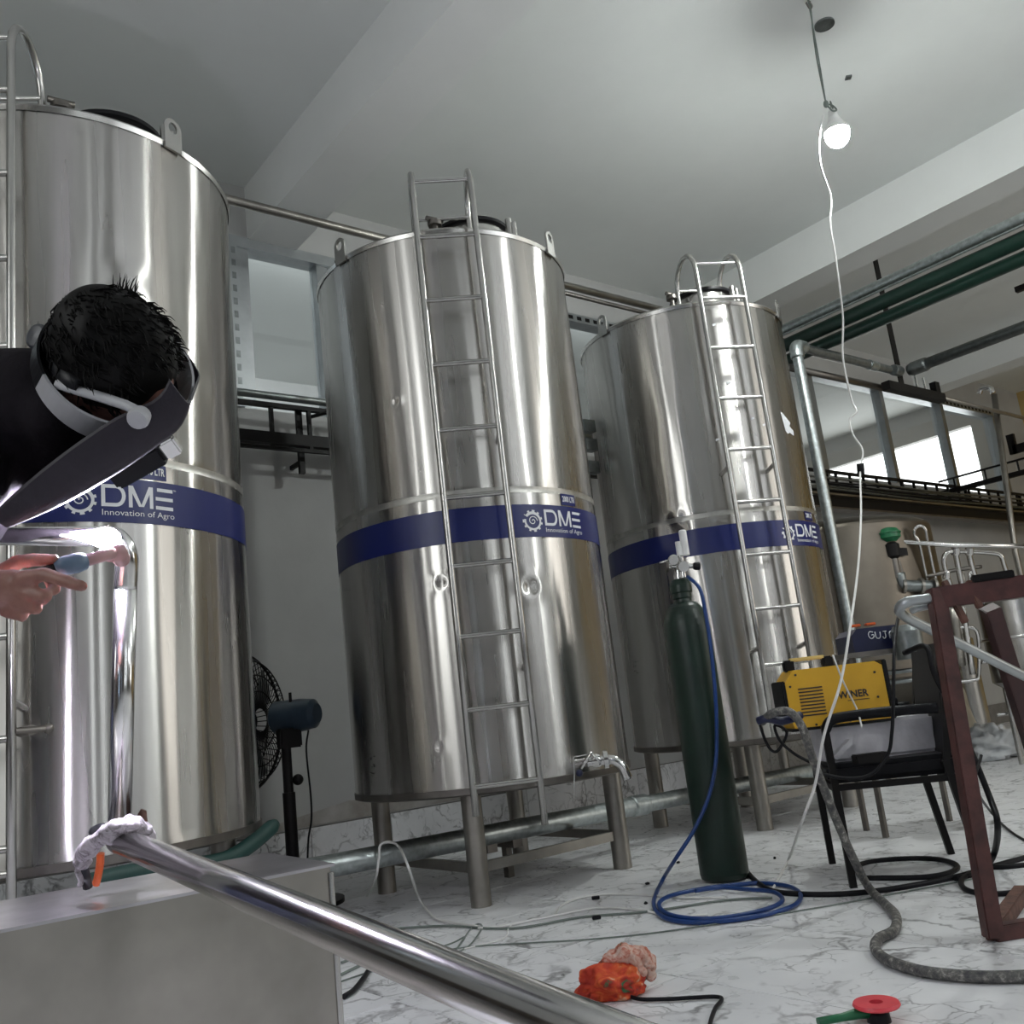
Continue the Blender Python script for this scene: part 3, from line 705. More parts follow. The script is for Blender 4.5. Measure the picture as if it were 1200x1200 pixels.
# thin hose on floor behind
# ================================================================== LAMP
bp = Vector((4.80, 2.49, 3.90))
lamp = thing('hanging_bulb', 'bare lit bulb hanging on twisted wires from the ceiling', 'lamp', (4.80, 2.49, ZC))
obj('bulb', MB().ell(bp, (.070,0,0),(0,.070,0),(0,0,.078), 24, 16), M['bulb'], lamp)
obj('lamp_holder', MB().lathe(bp+Vector((0,0,.015)), (0,0,1), [(0,.0735),(.012,.075),(.055,.048),(.10,.028),(.14,.024),(.16,.010)], 16), M['white'], lamp)
kn = G(948, 0, ZC); knot = Vector((4.77, 2.52, 4.13))
knot = D(968, 122, (bp-CC).dot(CF))
top = Vector((4.79, 2.49, ZC))
obj('wire', MB().tube(smooth([top, top.lerp(knot,.5)+Vector((.006,0,0)), knot], 5), .004, 6).tube(smooth([top+Vector((.02,.0,0)), top.lerp(knot,.5)+Vector((.004,.01,0)), knot], 5), .005, 6), M['greywire'], lamp)
obj('knot', MB().ell(knot, (.016,0,0),(0,.016,0),(0,0,.024), 10, 8).tube(smooth([knot, knot+Vector((.03,-.02,-.01)), knot+Vector((.05,-.03,-.04)), knot+Vector((.02,-.02,-.05)), knot], 5), .005, 6), M['greywire'], lamp)
obj('wire', MB().tube(smooth([knot+Vector((.03,-.02,-.03)), bp+Vector((0,0,.22)), bp+Vector((0,0,.17))], 5), .005, 6), M['greywire'], lamp)
# white flex that drops from the knot to the floor
db = (bp-CC).dot(CF)
fx = [(965,135,db),(960,165,db),(962,195,db),(974,232,db),(973,262,db-.05),(979,300,db-.1),(985,345,db-.15),(988,375,db-.15),(988,420,db-.2),(998,468,db-.25),(1004,482,db-.3),(996,492,db-.3),(1000,510,db-.35),(1011,528,db-.4),(1008,552,db-.5),(1009,600,db-1.0),(1006,660,4.1),(997,730,3.62),(985,800,3.42),(966,860,3.32),(955,920,3.30),(940,962,3.34)]
pts = [D(x,y,d) for x,y,d in fx]+[G(925,1005,.03), G(905,1043,.006)]
lead = thing('hanging_flex', 'white flex dropping from the bulb wires to the floor by the blue hose', 'cable', tuple(pts[0]))
obj('flex', MB().tube(smooth(pts, 5), .0055, 6), M['whitewire'], lead)
obj('splice', MB().tube([D(1008,543,db-.5), D(1009,556,db-.5)], .02, 8), M['rubber'], lead)
for (lx, ly, lb) in ((4.7, -1.0, 'added bare bulb hanging unseen behind the camera'),):  # unseen bulb added to brighten the middle bay and streak the far tank
    l2 = thing('hanging_bulb', lb, 'lamp', (lx, ly, ZC)); q_ = Vector((lx, ly, 3.9))
    obj('bulb', MB().ell(q_, (.070,0,0),(0,.070,0),(0,0,.078), 24, 16), M['bulb'], l2)
    obj('lamp_holder', MB().lathe(q_+Vector((0,0,.015)), (0,0,1), [(0,.0735),(.012,.075),(.055,.048),(.10,.028),(.14,.024),(.16,.010)], 16), M['white'], l2)
    obj('wire', MB().tube([(lx,ly,4.0), (lx,ly,ZC)], .005, 6), M['greywire'], l2)
# round hole and patch on the ceiling
tag(obj('ceiling_rose', MB().lathe(G(966,28,ZC)+Vector((0,0,-.012)), (0,0,1), [(0,.062),(.012,.062)], 28), M['galvd']), 'dark round ceiling plate beside the bulb wire', 'plate')
tag(obj('ceiling_plate', MB().obox(G(994,90,ZC)+Vector((0,0,-.006)), (1,1,0), (-1,1,0), (0,0,1), .02, .02, .006), M['galvd']), 'tiny dark square plate on the ceiling above the bulb', 'plate')
tag(obj('ceiling_hook', MB().tube(smooth([top+Vector((.0,0,0)), top+Vector((.03,0,-.03)), top+Vector((0,0,-.06)), top+Vector((-.03,0,-.03))],4), .006, 6), M['darksteel']), 'small wire hook in the ceiling at the very top, holding the bulb wire', 'hook')

# ================================================================== ARGON CYLINDER
_n = G(851,1036); _n = _n+Vector((_n.x,_n.y,0)).normalized()*.104; ax_, ay_ = _n.x, _n.y; ar = .106
ag = thing('gas_cylinder', 'tall dark green gas cylinder standing in front of the far tank', 'gas cylinder', (ax_, ay_, 0))
prof = [(0,.085),(.012,ar-.004),(.03,ar),(1.08,ar)]+[(1.08+.14*sin(a), ar-(ar-.042)*(1-cos(a))) for a in [pi/2*k/8 for k in range(1,9)]]+[(1.235,.040),(1.24,.044),(1.265,.044)]
obj('body', MB().lathe((ax_,ay_,0), (0,0,1), prof, 48), M['argon'], ag)
obj('neck_ring', MB().lathe((ax_,ay_,0), (0,0,1), [(1.262,.047),(1.268,.051),(1.30,.051),(1.325,.040),(1.33,.03)], 28), M['argon'], ag)
vb = Vector((ax_, ay_, 1.33))
obj('valve', MB().lathe(vb, (0,0,1), [(0,.026),(.02,.026),(.022,.018),(.10,.018)], 12).cyl(vb+Vector((0,0,.06)), vb+Vector((0,0,.06))-CR*.045, .014), M['bright'], ag)
obj('handwheel', MB().lathe(vb+Vector((0,0,.06))-CR*.045, -CR, [(0,.03),(.012,.032),(.014,.01)], 12), M['darksteel'], ag)
rg = thing('gas_regulator', 'chrome regulator with clear flow tube on top of the green cylinder', 'regulator', tuple(vb+Vector((0,0,.06))))
rb_ = vb+Vector((0,0,.065))-CF*.05+CR*.012
obj('body', MB().ell(rb_, CR*.03, CF*.03, Vector((0,0,.03)), 16, 10).cyl(rb_, rb_-CF*.05, .024).cyl(rb_-CR*.05, rb_+CR*.055, .012).cyl(rb_+Vector((0,0,-.055)), rb_+Vector((0,0,.05)), .013), M['bright'], rg)
obj('gauge', MB().lathe(rb_-CR*.04-CF*.02+Vector((0,0,.03)), -CF, [(0,.024),(.018,.026),(.022,.022)], 20), M['bright'], rg)
obj('knob', MB().lathe(rb_+CR*.05-CF*.01, CR, [(0,.014),(.01,.019),(.03,.019),(.034,.012)], 12), M['plasticblack'], rg)
obj('needle_lever', MB().tube([rb_-CR*.04+Vector((0,0,.03)), rb_-CR*.10+Vector((0,0,.015))], .005, 6), M['bright'], rg)
ftb = rb_+CR*.025+Vector((0,0,.05))-CF*.01
obj('flow_tube', MB().lathe(ftb, (0,0,1), [(0,.018),(.115,.018),(.12,.014)], 16).lathe(ftb-CR*.028+Vector((0,0,-.0)), (0,0,1), [(0,.014),(.065,.014)], 12), M['white'], rg)
# blue gas hose, one continuous run with its coil on the floor
hn_ = Vector((-ax_,-ay_,0)).normalized(); hp0 = Vector((ax_,ay_,0))+hn_*.118
def W(x, y, k=0): d = ray(x, y); return CC+d*((hp0+hn_*k-CC).dot(hn_)/d.dot(hn_))
hp = [rb_+CR*.02+Vector((0,0,-.05)), W(820,690), W(827,720), W(833,760), W(838,810), W(840,860), W(838,900,.01), W(829,938,.02), W(812,975,.03), W(792,1006,.04)]
coil = [(776,1032),(766,1058),(778,1075),(812,1081),(860,1078),(905,1070),(932,1060),(938,1048),(925,1039),(895,1035),(860,1037),(820,1042),(785,1050),(772,1060),(785,1072),(825,1077),(870,1072),(905,1063),(917,1054),(905,1045),(872,1042),(845,1040),(815,1044)]
hp += [G(x,y,.010+.009*(i//11)) for i, (x,y) in enumerate(coil)]
tag(obj('gas_hose', MB().tube(smooth(hp, 6), .0085, 10), M['bluehose']), 'blue hose from the regulator ending in a coil on the floor', 'hose')

# ================================================================== CHAIR with welding machine
f1, f2, r1, r2 = Vector((3.35,2.30,0)), Vector((3.75,2.66,0)), Vector((4.05,2.30,0)), Vector((3.64,1.95,0))
fd = ((f1+f2)-(r1+r2)).normalized(); sd = (f2-f1).normalized(); UP = Vector((0,0,1))
cc_ = (f1+f2+r1+r2)/4
ch = thing('visitor_chair', 'black padded armchair by the red stand, holding a yellow welding machine', 'chair', tuple(cc_))
def sq(mb, a, b, h): 
    a, b = Vector(a), Vector(b); d = (b-a).normalized(); u = sd if abs(d.dot(sd)) < .9 else UP; w_ = d.cross(u).normalized(); u = w_.cross(d)
    return mb.obox((a+b)/2, d, u, w_, (b-a).length/2, h, h)
for p in (f1, f2): obj('leg', sq(MB(), p, p+UP*.62-fd*.0, .014), M['black'], ch)
for p in (r1, r2): obj('leg', sq(MB(), p-fd*.03, p+fd*.03+UP*.44, .014), M['black'], ch)
obj('seat_frame', sq(sq(sq(sq(MB(), f1+UP*.375, f2+UP*.375, .012), f2+UP*.375, r1+UP*.375, .012), r1+UP*.375, r2+UP*.375, .012), r2+UP*.375, f1+UP*.375, .012), M['black'], ch)
obj('seat', MB().obox(cc_+UP*.425, fd, sd, UP, .25, .25, .038, .02), M['vinyl'], ch)
bc = (r1+r2)/2+UP*.66-fd*.03
obj('backrest', MB().obox(bc, (fd*.12-UP*.99).cross(sd), sd, UP*.99-fd*.12, .028, .24, .235, .025), M['vinyl'], ch)
for s, fr, rr in ((1, f2, r1), (-1, f1, r2)):
    arm = [fr+UP*.60, fr+UP*.635-fd*.03, fr+UP*.645-fd*.10, fr+UP*.645-fd*.3, rr+UP*.64+fd*.02]
    obj('armrest', MB().tube(smooth(arm, 5), .021, 12), M['vinyl'], ch)
for p in (r1, r2): obj('back_post', sq(MB(), p+UP*.42+fd*.03, p+UP*.86-fd*.05, .013), M['black'], ch)
# foam-wrapped box on the seat
vr = CR.copy(); vr.z = 0; vr.normalize(); vf = Vector((-vr.y, vr.x, 0))
fb = cc_+UP*.463
foam = thing('foam_box', 'white foam wrapped box lying on the black chair seat', 'box', tuple(fb))
mb = MB().obox(fb+UP*.075-vr*.02, vr, vf, UP, .225, .13, .075, .012); obj('block', mb, M['foam'], foam)
obj('torn_flap', MB().obox(fb+UP*.05-vr*.20-vf*.10, (vr*.8+UP*.6), vf, (UP*.8-vr*.6), .05, .07, .01), M['foam'], foam)
# yellow machine
wm = thing('welding_machine', 'yellow welding machine lettered WINER on top of the foam box', 'welding machine', tuple(fb+UP*.15))
dm = (cc_-CC).dot(CF)-.02
def Qm(x, y): return D(x, y, dm)
mo = Qm(928, 851); mr = (Qm(1045, 836)-mo); ml = mr.length; mr = Vector((mr.x, mr.y, 0)).normalized(); mo.z = fb.z+.152
mh = .235; mf = Vector((-mr.y, mr.x, 0)); md = .17
mo = Vector((mo.x, mo.y, fb.z+.152))
cut = .03
outl = [(.012,0),(ml,0),(ml,mh-.02),(ml-.03,mh),(cut+.012,mh),(0,mh-.05),(0,.05)]
case = obj('casing', MB().prism(outl, mo, mr, UP, mf, md), M['yellow'], wm)
obj('end_panel', MB().box(0,1,0,1,0,1) if False else MB().obox(mo+mr*(ml+.008)+mf*(md/2)+UP*(mh/2), mr, mf, UP, .010, md/2+.004, mh/2+.003, .004), M['plasticblack'], wm)
obj('end_panel', MB().obox(mo-mr*.006+mf*(md/2)+UP*(mh/2), mr, mf, UP, .008, md/2+.004, mh/2-.04, .004), M['plasticblack'], wm)
obj('base_plate', MB().obox(mo+mr*(ml/2)+mf*(md/2)-UP*.005, mr, mf, UP, ml/2, md/2, .006), M['plasticblack'], wm)
obj('front_socket', MB().cyl(mo+mr*(ml+.015)+mf*.06+UP*.06, mo+mr*(ml+.05)+mf*.06+UP*.06, .02), M['plasticblack'], wm)
hz = mo+UP*mh+mf*(md/2)
hd = obj('handle', MB().obox(hz+mr*.05+UP*.02, mr, mf, UP, .022, .02, .024, .006).obox(hz+mr*.215+UP*.02, mr, mf, UP, .022, .02, .024, .006), M['plasticblack'], wm)
obj('grip', MB().obox(hz+mr*.13+UP*.043, mr, mf, UP, .075, .016, .008, .004), M['yellowbar'], hd)
sl = MB()
for k in range(9): sl.obox(mo+mr*.100+UP*(.048+.0135*k)-mf*.001, mr, mf, UP, .050, .002, .0026)
obj('vent_slots', sl, M['ink'], wm)
vs, fs = fit(text_polys('WINER', .1, .003), .208, .335, .098, .128)
obj('lettering', MB().add([mo+mr*x+UP*y-mf*.0015 for x, y in vs], fs), M['ink'], wm)
obj('lettering', MB().obox(mo+mr*.29+UP*.088-mf*.001, mr, mf, UP, .045, .001, .0014), M['ink'], wm)
for (x, y) in ((.02,.17),(.035,.05),(.10,.008),(.24,.008),(.33,.015),(.37,.09),(.375,.19),(.05,.215)): obj('screw', MB().cyl(mo+mr*min(x, ml-.015)+UP*y, mo+mr*min(x, ml-.015)+UP*y-mf*.003, .005, 8), M['ink'], wm)
# blue second machine behind
dmb = 4.85
def Q(x,y,d=dmb): return D(x,y,d)
bm_ = thing('welding_machine', 'blue welding machine with white scribble behind the black chair', 'welding machine', tuple(Q(1030,770)))
o0 = Q(1002, 765); o0 = Vector(o0)
obj('casing', MB().prism([(0,0),(.27,0),(.28,.05),(.23,.12),(.03,.12),(0,.09)], o0, mr, UP, mf, .28), M['bluebox'], bm_)
for x in (.06,.14): obj('grip', MB().obox(o0+mr*x+UP*.142+mf*.1, mr, mf, UP, .025, .02, .007, .003), M['orange'], bm_)
sc_ = MB()
for k, st_k in enumerate(([(1,.9),(.3,1),(0,.5),(.4,0),(1,.2),(1,.5),(.6,.5)], [(0,1),(.05,.2),(.5,0),(.9,.2),(1,.9)], [(.2,1),(.9,1),(.6,.9),(.6,.2),(.2,0),(0,.3)], [(0,0),(.1,.9),(.8,.9),(.7,.5),(.1,.45)])):
    px_ = [(.085+.036*k+.026*a_, .062-.003*k+.036*b_) for a_, b_ in st_k]
    sc_.tube(smooth([o0+mr*a_+UP*b_-mf*.002 for a_, b_ in px_], 3), .0028, 4)
obj('scribble', sc_, M['decal'], bm_)
st_ = thing('tool_trolley', 'dark steel trolley under the blue welding machine', 'trolley', (o0.x, o0.y, 0))
tz = o0.z
obj('shelf', MB().obox(o0+mr*.2+mf*.14-UP*.012, mr, mf, UP, .26, .18, .012), M['darksteel'], st_)
for a, b in ((-.02,0),(.42,0),(-.02,.28),(.42,.28)): p = o0+mr*a+mf*b; obj('leg', MB().box(p.x-.012,p.x+.012,p.y-.012,p.y+.012,0,tz-.024), M['darksteel'], st_)
obj('rail', MB().tube([o0-UP*.12+mr*.0, o0-UP*.12+mr*.4], .012, 6).tube([o0-UP*.17+mr*.0, o0-UP*.17+mr*.4], .012, 6), M['galvd'], st_)
hvp = Q(1082,745,4.9)
tag(obj('gauge_cap', MB().lathe(Q(1068,772,4.75), (0,0,1), [(0,.07),(.14,.075),(.17,.06),(.175,.0)], 20, False), M['galvd']), 'dark capped pot standing behind the black chair back', 'pot')

# ================================================================== RED STAND
sb = G(1165,1103); st = thing('red_stand', 'red oxide painted steel trestle at the right edge', 'stand', tuple(sb))
top1 = D(1096, 690, (sb-CC).dot(CF)+.28)
def bar(a, b, h, name, mat, par=st, h2=None):
    a, b = Vector(a), Vector(b); d = (b-a).normalized(); u = UP if abs(d.z) < .8 else vr; w_ = d.cross(u).normalized(); u = w_.cross(d)
    return obj(name, MB().obox((a+b)/2, d, w_, u, (b-a).length/2, h, h2 or h, .003), mat, par)
bar(sb+UP*.01, top1, .024, 'leg', M['redpaint'])
dR = (G(1200,1097)-sb).normalized(); dB = Vector((.96, .27, 0)).normalized()
tz1 = top1.z
tl = Vector((top1.x, top1.y, tz1-.03))
tr_ = D(1262, 668, (tl-CC).dot(CF)-.12); tr_.z = tz1-.03
dT = (tr_-tl).normalized()
b1 = D(1160, 705, (tl-CC).dot(CF)+.55)
bar(tl, tl+dT*.75, .022, 'top_beam', M['redpaint'], h2=.034)
bar(sb+UP*.022, sb+dR*.62+UP*.022, .022, 'foot_bar', M['redpaint'])
bar(sb+UP*.022, sb+dB*.55+UP*.022, .022, 'foot_bar', M['rust'])
bar(D(1160,712,3.6), D(1262,1035,3.9), .03, 'leg', M['darkred'])
bar(tl+dT*.72, sb+dR*.62+UP*.01, .024, 'leg', M['redpaint'])
bar(tl+dT*.72+dB*.4, sb+dR*.62+dB*.52+UP*.01, .024, 'leg', M['darkred'])
bar(tl+dT*.03+UP*.05, tl+dT*.07-UP*.09-dB*.02, .010, 'clamp', M['rust'])
bar(tl+dT*.10+UP*.04, tl+dT*.12-UP*.05-dB*.02, .010, 'clamp', M['rust'])
obj('black_pad', MB().obox(tl+dT*.17+UP*.042, dT, dT.cross(UP), UP, .06, .03, .012, .003), M['black'], st)
# pale bent tube frame resting on the stand
d3 = (tl-CC).dot(CF)-.02
tf = thing('tube_frame', 'pale grey bent tube frame resting on the red stand', 'frame', tuple(D(1062,712,d3)))
obj('tube', MB().tube(smooth([D(1290,662,d3-.10), D(1200,682,d3-.03), D(1130,695,d3), D(1085,702,d3+.02), D(1062,706,d3+.03), D(1054,714,d3+.06), D(1060,722,d3+.10), D(1085,735,d3+.16), D(1130,757,d3+.25), D(1200,792,d3+.35), D(1260,820,d3+.4)], 6), .017, 14), M['alu'], tf)
obj('inner_tube', MB().tube(smooth([D(1290,680,d3-.06), D(1200,692,d3+.01), D(1130,703,d3+.04), D(1080,712,d3+.06), D(1068,716,d3+.08)], 6), .011, 12), M['alu'], tf)

# ================================================================== VALVES AND VESSELS AT THE BACK RIGHT
az = math.atan2(ray(1104,680).x, ray(1104,680).y)-math.asin(.83/8.4); vx, vy = 8.4*sin(az), 8.4*cos(az)
vy_ok = min(vy, 4.6); 
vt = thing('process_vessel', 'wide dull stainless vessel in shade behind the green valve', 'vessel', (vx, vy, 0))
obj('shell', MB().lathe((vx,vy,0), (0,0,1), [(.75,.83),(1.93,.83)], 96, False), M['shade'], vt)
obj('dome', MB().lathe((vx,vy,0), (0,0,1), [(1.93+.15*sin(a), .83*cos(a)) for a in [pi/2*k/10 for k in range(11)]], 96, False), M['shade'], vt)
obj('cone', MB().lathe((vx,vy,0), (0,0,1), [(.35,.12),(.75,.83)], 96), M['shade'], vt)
for k in range(4): a = pi/4+k*pi/2; obj('leg', MB().cyl((vx+.66*cos(a),vy+.66*sin(a),0), (vx+.66*cos(a),vy+.66*sin(a),.78), .04), M['dull'], vt)
dv = 7.25
def V(x,y,d=dv): return D(x,y,d)
pipe('process_pipe', [V(978,630,7.5), V(1040,634,7.3), V(1120,639,7.2), V(1215,640,7.1)], .020, M['bright'], 'thin bright horizontal pipe just below the green valve head', n=10)
gv = thing('actuated_valve', 'green topped actuator valve on a black body behind the tanks', 'valve', tuple(V(1043,668)))
gp = V(1041,627)
obj('actuator', MB().lathe(gp-UP*.055, (0,0,1), [(0,.05),(.02,.075),(.03,.088),(.06,.088),(.062,.095),(.072,.095),(.074,.086),(.10,.07),(.112,.03)], 24), M['green'], gv)
obj('body', MB().lathe(gp-UP*.19, (0,0,1), [(0,.035),(.02,.06),(.11,.065),(.13,.04)], 16).obox(gp-UP*.13+CR*.08, CR, CF, UP, .03, .03, .03), M['black'], gv)
obj('yoke', MB().cyl(gp-UP*.34-CR*.0, gp-UP*.18, .035).cyl(gp-UP*.33+CR*.05, gp-UP*.2+CR*.04, .012), M['darksteel'], gv)
obj('elbow', MB().tube(smooth([gp-UP*.30+CR*.02, gp-UP*.38+CR*.03, gp-UP*.40+CR*.10, gp-UP*.40+CR*.26], 5), .045, 14), M['galvd'], gv)
for k, x in enumerate((.02,.16,.26)): obj('flange', MB().lathe(gp-UP*.40+CR*x, CR, [(0,.062),(.022,.062)], 14), M['dull'], gv)
mf_ = thing('strainer_pipe', 'black flanged pipe leading left from the green valve', 'pipe', tuple(V(1000,676)))
obj('tube', MB().cyl(V(985,680), V(1045,679), .045), M['black'], mf_)
for x in (1008,1020,1030): obj('flange', MB().lathe(V(x,677), CR, [(0,.085),(.035,.085)], 20), M['rust'] if x == 1030 else M['black'], mf_)
def vpipe(pts, r, lab, mat='bright', name='process_pipe', jo=()):
    r = r*.78
    return pipe(name, smooth([V(*p) for p in pts], 4), r, M[mat], lab, n=10, joints=[(V(*p), CU, .06, r*1.5) for p in jo])
vpipe([(1092,708),(1078,640),(1072,628),(1072,620),(1078,616),(1084,620),(1086,628),(1090,650),(1103,708)], .016, 'hairpin shaped thin steel pipe right of the green valve')
vpipe([(1120,706),(1108,668),(1106,655),(1110,648),(1120,646),(1160,648),(1172,651),(1176,660),(1188,700)], .024, 'arched steel pipe with rounded shoulders above the red stand', jo=((1109,674),(1119,646)))
vpipe([(1119,640),(1122,660),(1132,708)], .028, 'left of two upright steel pipes hung from the thin horizontal pipe', jo=((1120,646),))
vpipe([(1134,640),(1138,660),(1152,708)], .028, 'right of two upright steel pipes hung from the thin horizontal pipe', jo=((1136,646),))
vpipe([(1128,672),(1133,708)], .018, 'short upright steel pipe between the two hung pipes', 'dull')
vpipe([(1137,681),(1142,676),(1136,672),(1141,708)], .016, 'small sanitary valve stem behind the red stand top beam')
vpipe([(1085,676),(1120,668),(1150,664)], .02, 'dark sloping pipe behind the hairpin pipe', 'darksteel')
vpipe([(1038,684),(1052,745),(1056,775)], .040, 'stout upright steel pipe below the green valve')
vpipe([(1069,680),(1076,720),(1082,775)], .034, 'upright steel pipe right of the one below the green valve')
vpipe([(1092,690),(1098,740),(1104,790)], .018, 'thin upright steel pipe close to the red leg')
vpipe([(1112,800),(1140,797),(1147,790),(1146,745),(1136,735),(1112,737)], .018, 'bent steel pipe loop behind the red stand legs')
vpipe([(1128,712),(1140,790)], .03, 'upright steel pipe under the red top beam', 'bright')
vpipe([(1116,712),(1126,780)], .05, 'thick dull upright pipe beside the red leg', 'dull')
vpipe([(1182,706),(1188,726)], .03, 'short steel pipe standing on the small vessel at the right edge')
tag(obj('gate_valve', MB().cyl(V(1187,730), V(1184,702), .03).lathe(V(1185,714), CU, [(-.02,.06),(.03,.06)], 10), M['darksteel']), 'dark hand valve on top of the small vessel at the right edge', 'valve')
p = V(1203,750); sv = thing('small_vessel', 'shiny small steel vessel at the right edge behind the stand', 'vessel', (p.x, p.y, 0))
obj('shell', MB().lathe((p.x,p.y,0), (0,0,1), [(.45,.06),(.62,.30),(1.22,.30),(1.24,.28),(1.26,.0)], 48, False), M['steel'], sv)
for k in range(3): a = 2*pi*k/3; obj('leg', MB().cyl((p.x+.22*cos(a),p.y+.22*sin(a),0), (p.x+.22*cos(a),p.y+.22*sin(a),.6), .02), M['steel'], sv)
obj('ring', MB().tube([(p.x+.31*cos(a),p.y+.31*sin(a),.95) for a in [2*pi*k/32 for k in range(32)]], .014, 6, close=True), M['bright'], sv)
vpipe([(1150,776),(1172,773)], .02, 'short bright horizontal stub between the maroon legs')
vpipe([(1168,838),(1182,836)], .018, 'low bright stub pipe behind the maroon leg')
# low stainless filter housing and beige tarp
p = V(1126,778,8.9); fh = thing('filter_housing', 'low round steel housing behind the red leg', 'vessel', (p.x, p.y, 0))
obj('shell', MB().lathe((p.x,p.y,0), (0,0,1), [(0,.15),(.70,.15),(1.02,.15),(1.07,.09),(1.08,0)], 32, False), M['steel'], fh)
def lump(name, c, rx, ry, rz, mat, seed, amp=.25, n=40, m=24, flat=True, freq=2.2):
    mb = MB().ell((0,0,0), (1,0,0), (0,1,0), (0,0,1), n, m); out = []
    for v in mb.v:
        q = Vector(v); k = 1+amp*noise.noise(q*freq+Vector((seed,seed*2,seed)))+amp*.5*abs(noise.noise(q*freq*2.7+Vector((seed,0,seed))))
        q = Vector((q.x*rx*k, q.y*ry*k, q.z*rz*k)); 
        if flat and c[2]+q.z < .002: q.z = .002-c[2]
        out.append(tuple(Vector(c)+q))
    mb.v = out; return mb
p = G(1112,890)
tag(obj('tarpaulin', lump('t', (p.x+.10,p.y+.05,.38), .34, .22, .44, M['tarp'], 3, .3), M['tarp']), 'beige tarpaulin bundle on the floor behind the red leg', 'tarpaulin')
p = G(1172,890)
tag(obj('plastic_bag', lump('t', (p.x+.05,p.y+.1,.11), .26, .22, .15, M['bag'], 9, .5, freq=3.2), M['bag']), 'white crumpled plastic bag on the floor near the right edge', 'bag')

# ================================================================== FAN
fy = 4.62; fm = PY(352, 838, fy); fan = thing('pedestal_fan', 'black pedestal fan with blue motor half hidden behind the left tank', 'fan', (fm.x-.02, fy, 0))
fdx = Vector((-.56, .83, .0)).normalized(); fc = fm+fdx*.34
obj('motor', MB().lathe(fm-fdx*.10, fdx, [(0,.05),(.02,.075),(.10,.085),(.24,.085),(.26,.06)], 24), plain('slate_blue_fan_paint', (.03,.05,.075), .35), fan)
obj('pole', MB().cyl((fm.x-.09,fy,.02), (fm.x-.09,fy,fm.z-.06), .025).cyl((fm.x-.09,fy,.02), (fm.x-.09,fy,.55), .032), M['black'], fan)
obj('pole_knob', MB().sph((fm.x-.05,fy-.03,fm.z-.32), .028), M['black'], fan)
obj('neck', MB().obox((fm.x-.07,fy,fm.z-.11), (1,0,0),(0,1,0),(0,0,1), .06,.03,.05,.008), M['black'], fan)
obj('switch_knob', MB().cyl((fm.x-.05,fy,fm.z+.07), (fm.x-.05,fy,fm.z+.12), .008), M['black'], fan)
obj('base', MB().lathe((fm.x-.09,fy,0), (0,0,1), [(0,.24),(.02,.24),(.04,.05),(.06,.035)], 32), M['black'], fan)
fu = fdx.orthogonal().normalized(); fw = fdx.cross(fu); FR = .36
cage = MB()
for k in range(64):
    a = 2*pi*k/64; d = fu*cos(a)+fw*sin(a)
    cage.tube([fc-fdx*.10+d*.06, fc-fdx*.09+d*FR*.55, fc-fdx*.06+d*FR*.88, fc+d*FR, fc+fdx*.06+d*FR*.88, fc+fdx*.10+d*FR*.5, fc+fdx*.10+d*.06], .0028, 4, cap=False)
for h_, r_ in ((0,FR),(-.06,FR*.88),(-.085,FR*.66),(-.095,FR*.42),(.06,FR*.88),(.10,FR*.5)):
    cage.tube([fc+fdx*h_+(fu*cos(2*pi*k/48)+fw*sin(2*pi*k/48))*r_ for k in range(48)], .004 if h_ else .008, 5, close=True)
obj('guard', cage, M['black'], fan)
obj('hub', MB().cyl(fc-fdx*.05, fc+fdx*.05, .05), M['black'], fan)
for k in range(3):
    a0 = 2*pi*k/3; vs = []
    for i in range(7):
        for j in range(5):
            a = a0+(-.35+.7*j/4); r_ = .05+.27*i/6; d = fu*cos(a)+fw*sin(a); vs.append(fc+d*r_+fdx*(.035*(j-2)/2*(1-.3*i/6)))
    fs = [(i*5+j, i*5+j+1, (i+1)*5+j+1, (i+1)*5+j) for i in range(6) for j in range(4)]
    b = MB().add(vs, fs, True); b.add([Vector(v)+fdx*.003 for v in vs], [tuple(reversed(f_)) for f_ in fs], True)
    obj('blade', b, M['galvd'], fan)
tag(obj('fan_cord', MB().tube(smooth([fm+Vector((.03,-.02,-.08)), PY(359,880,fy), PY(364,930,fy), PY(365,960,fy-.05), PY(361,990,fy-.1), Vector((fm.x-.1, fy-.15, .01))], 6), .005, 6), M['rubber']), 'thin black cord hanging from the fan motor', 'cord')
# rubble by the wall
for i, (x, y, r_) in enumerate(((386,985,.3),(398,990,1.1),(372,1000,.1))):
    p = PY(x, y, 5.55); 
    b = MB().obox(Vector((p.x,5.5+.06*i,.035+.0*i)), (cos(r_),sin(r_),0), (-sin(r_),cos(r_),0), (0,0,1), .11, .052, .034, .004)
    tag(obj('brick', b, M['brick']), ['red brick lying against the wall left of the middle tank','red brick set askew beside the wall by the middle tank','loose red brick nearest the fan by the wall'][i], 'brick')
# dark teal hose under the left tank
tag(obj('suction_hose', MB().tube(smooth([PY(100,1036,3.25), PY(150,1024,3.3), PY(200,1018,3.35), PY(262,1008,3.45), PY(296,988,3.55), PY(322,966,3.65)], 6), [.03]*30+[.022], 14), M['teal']), 'dark green hose lying behind the steel box below the left tank', 'hose')

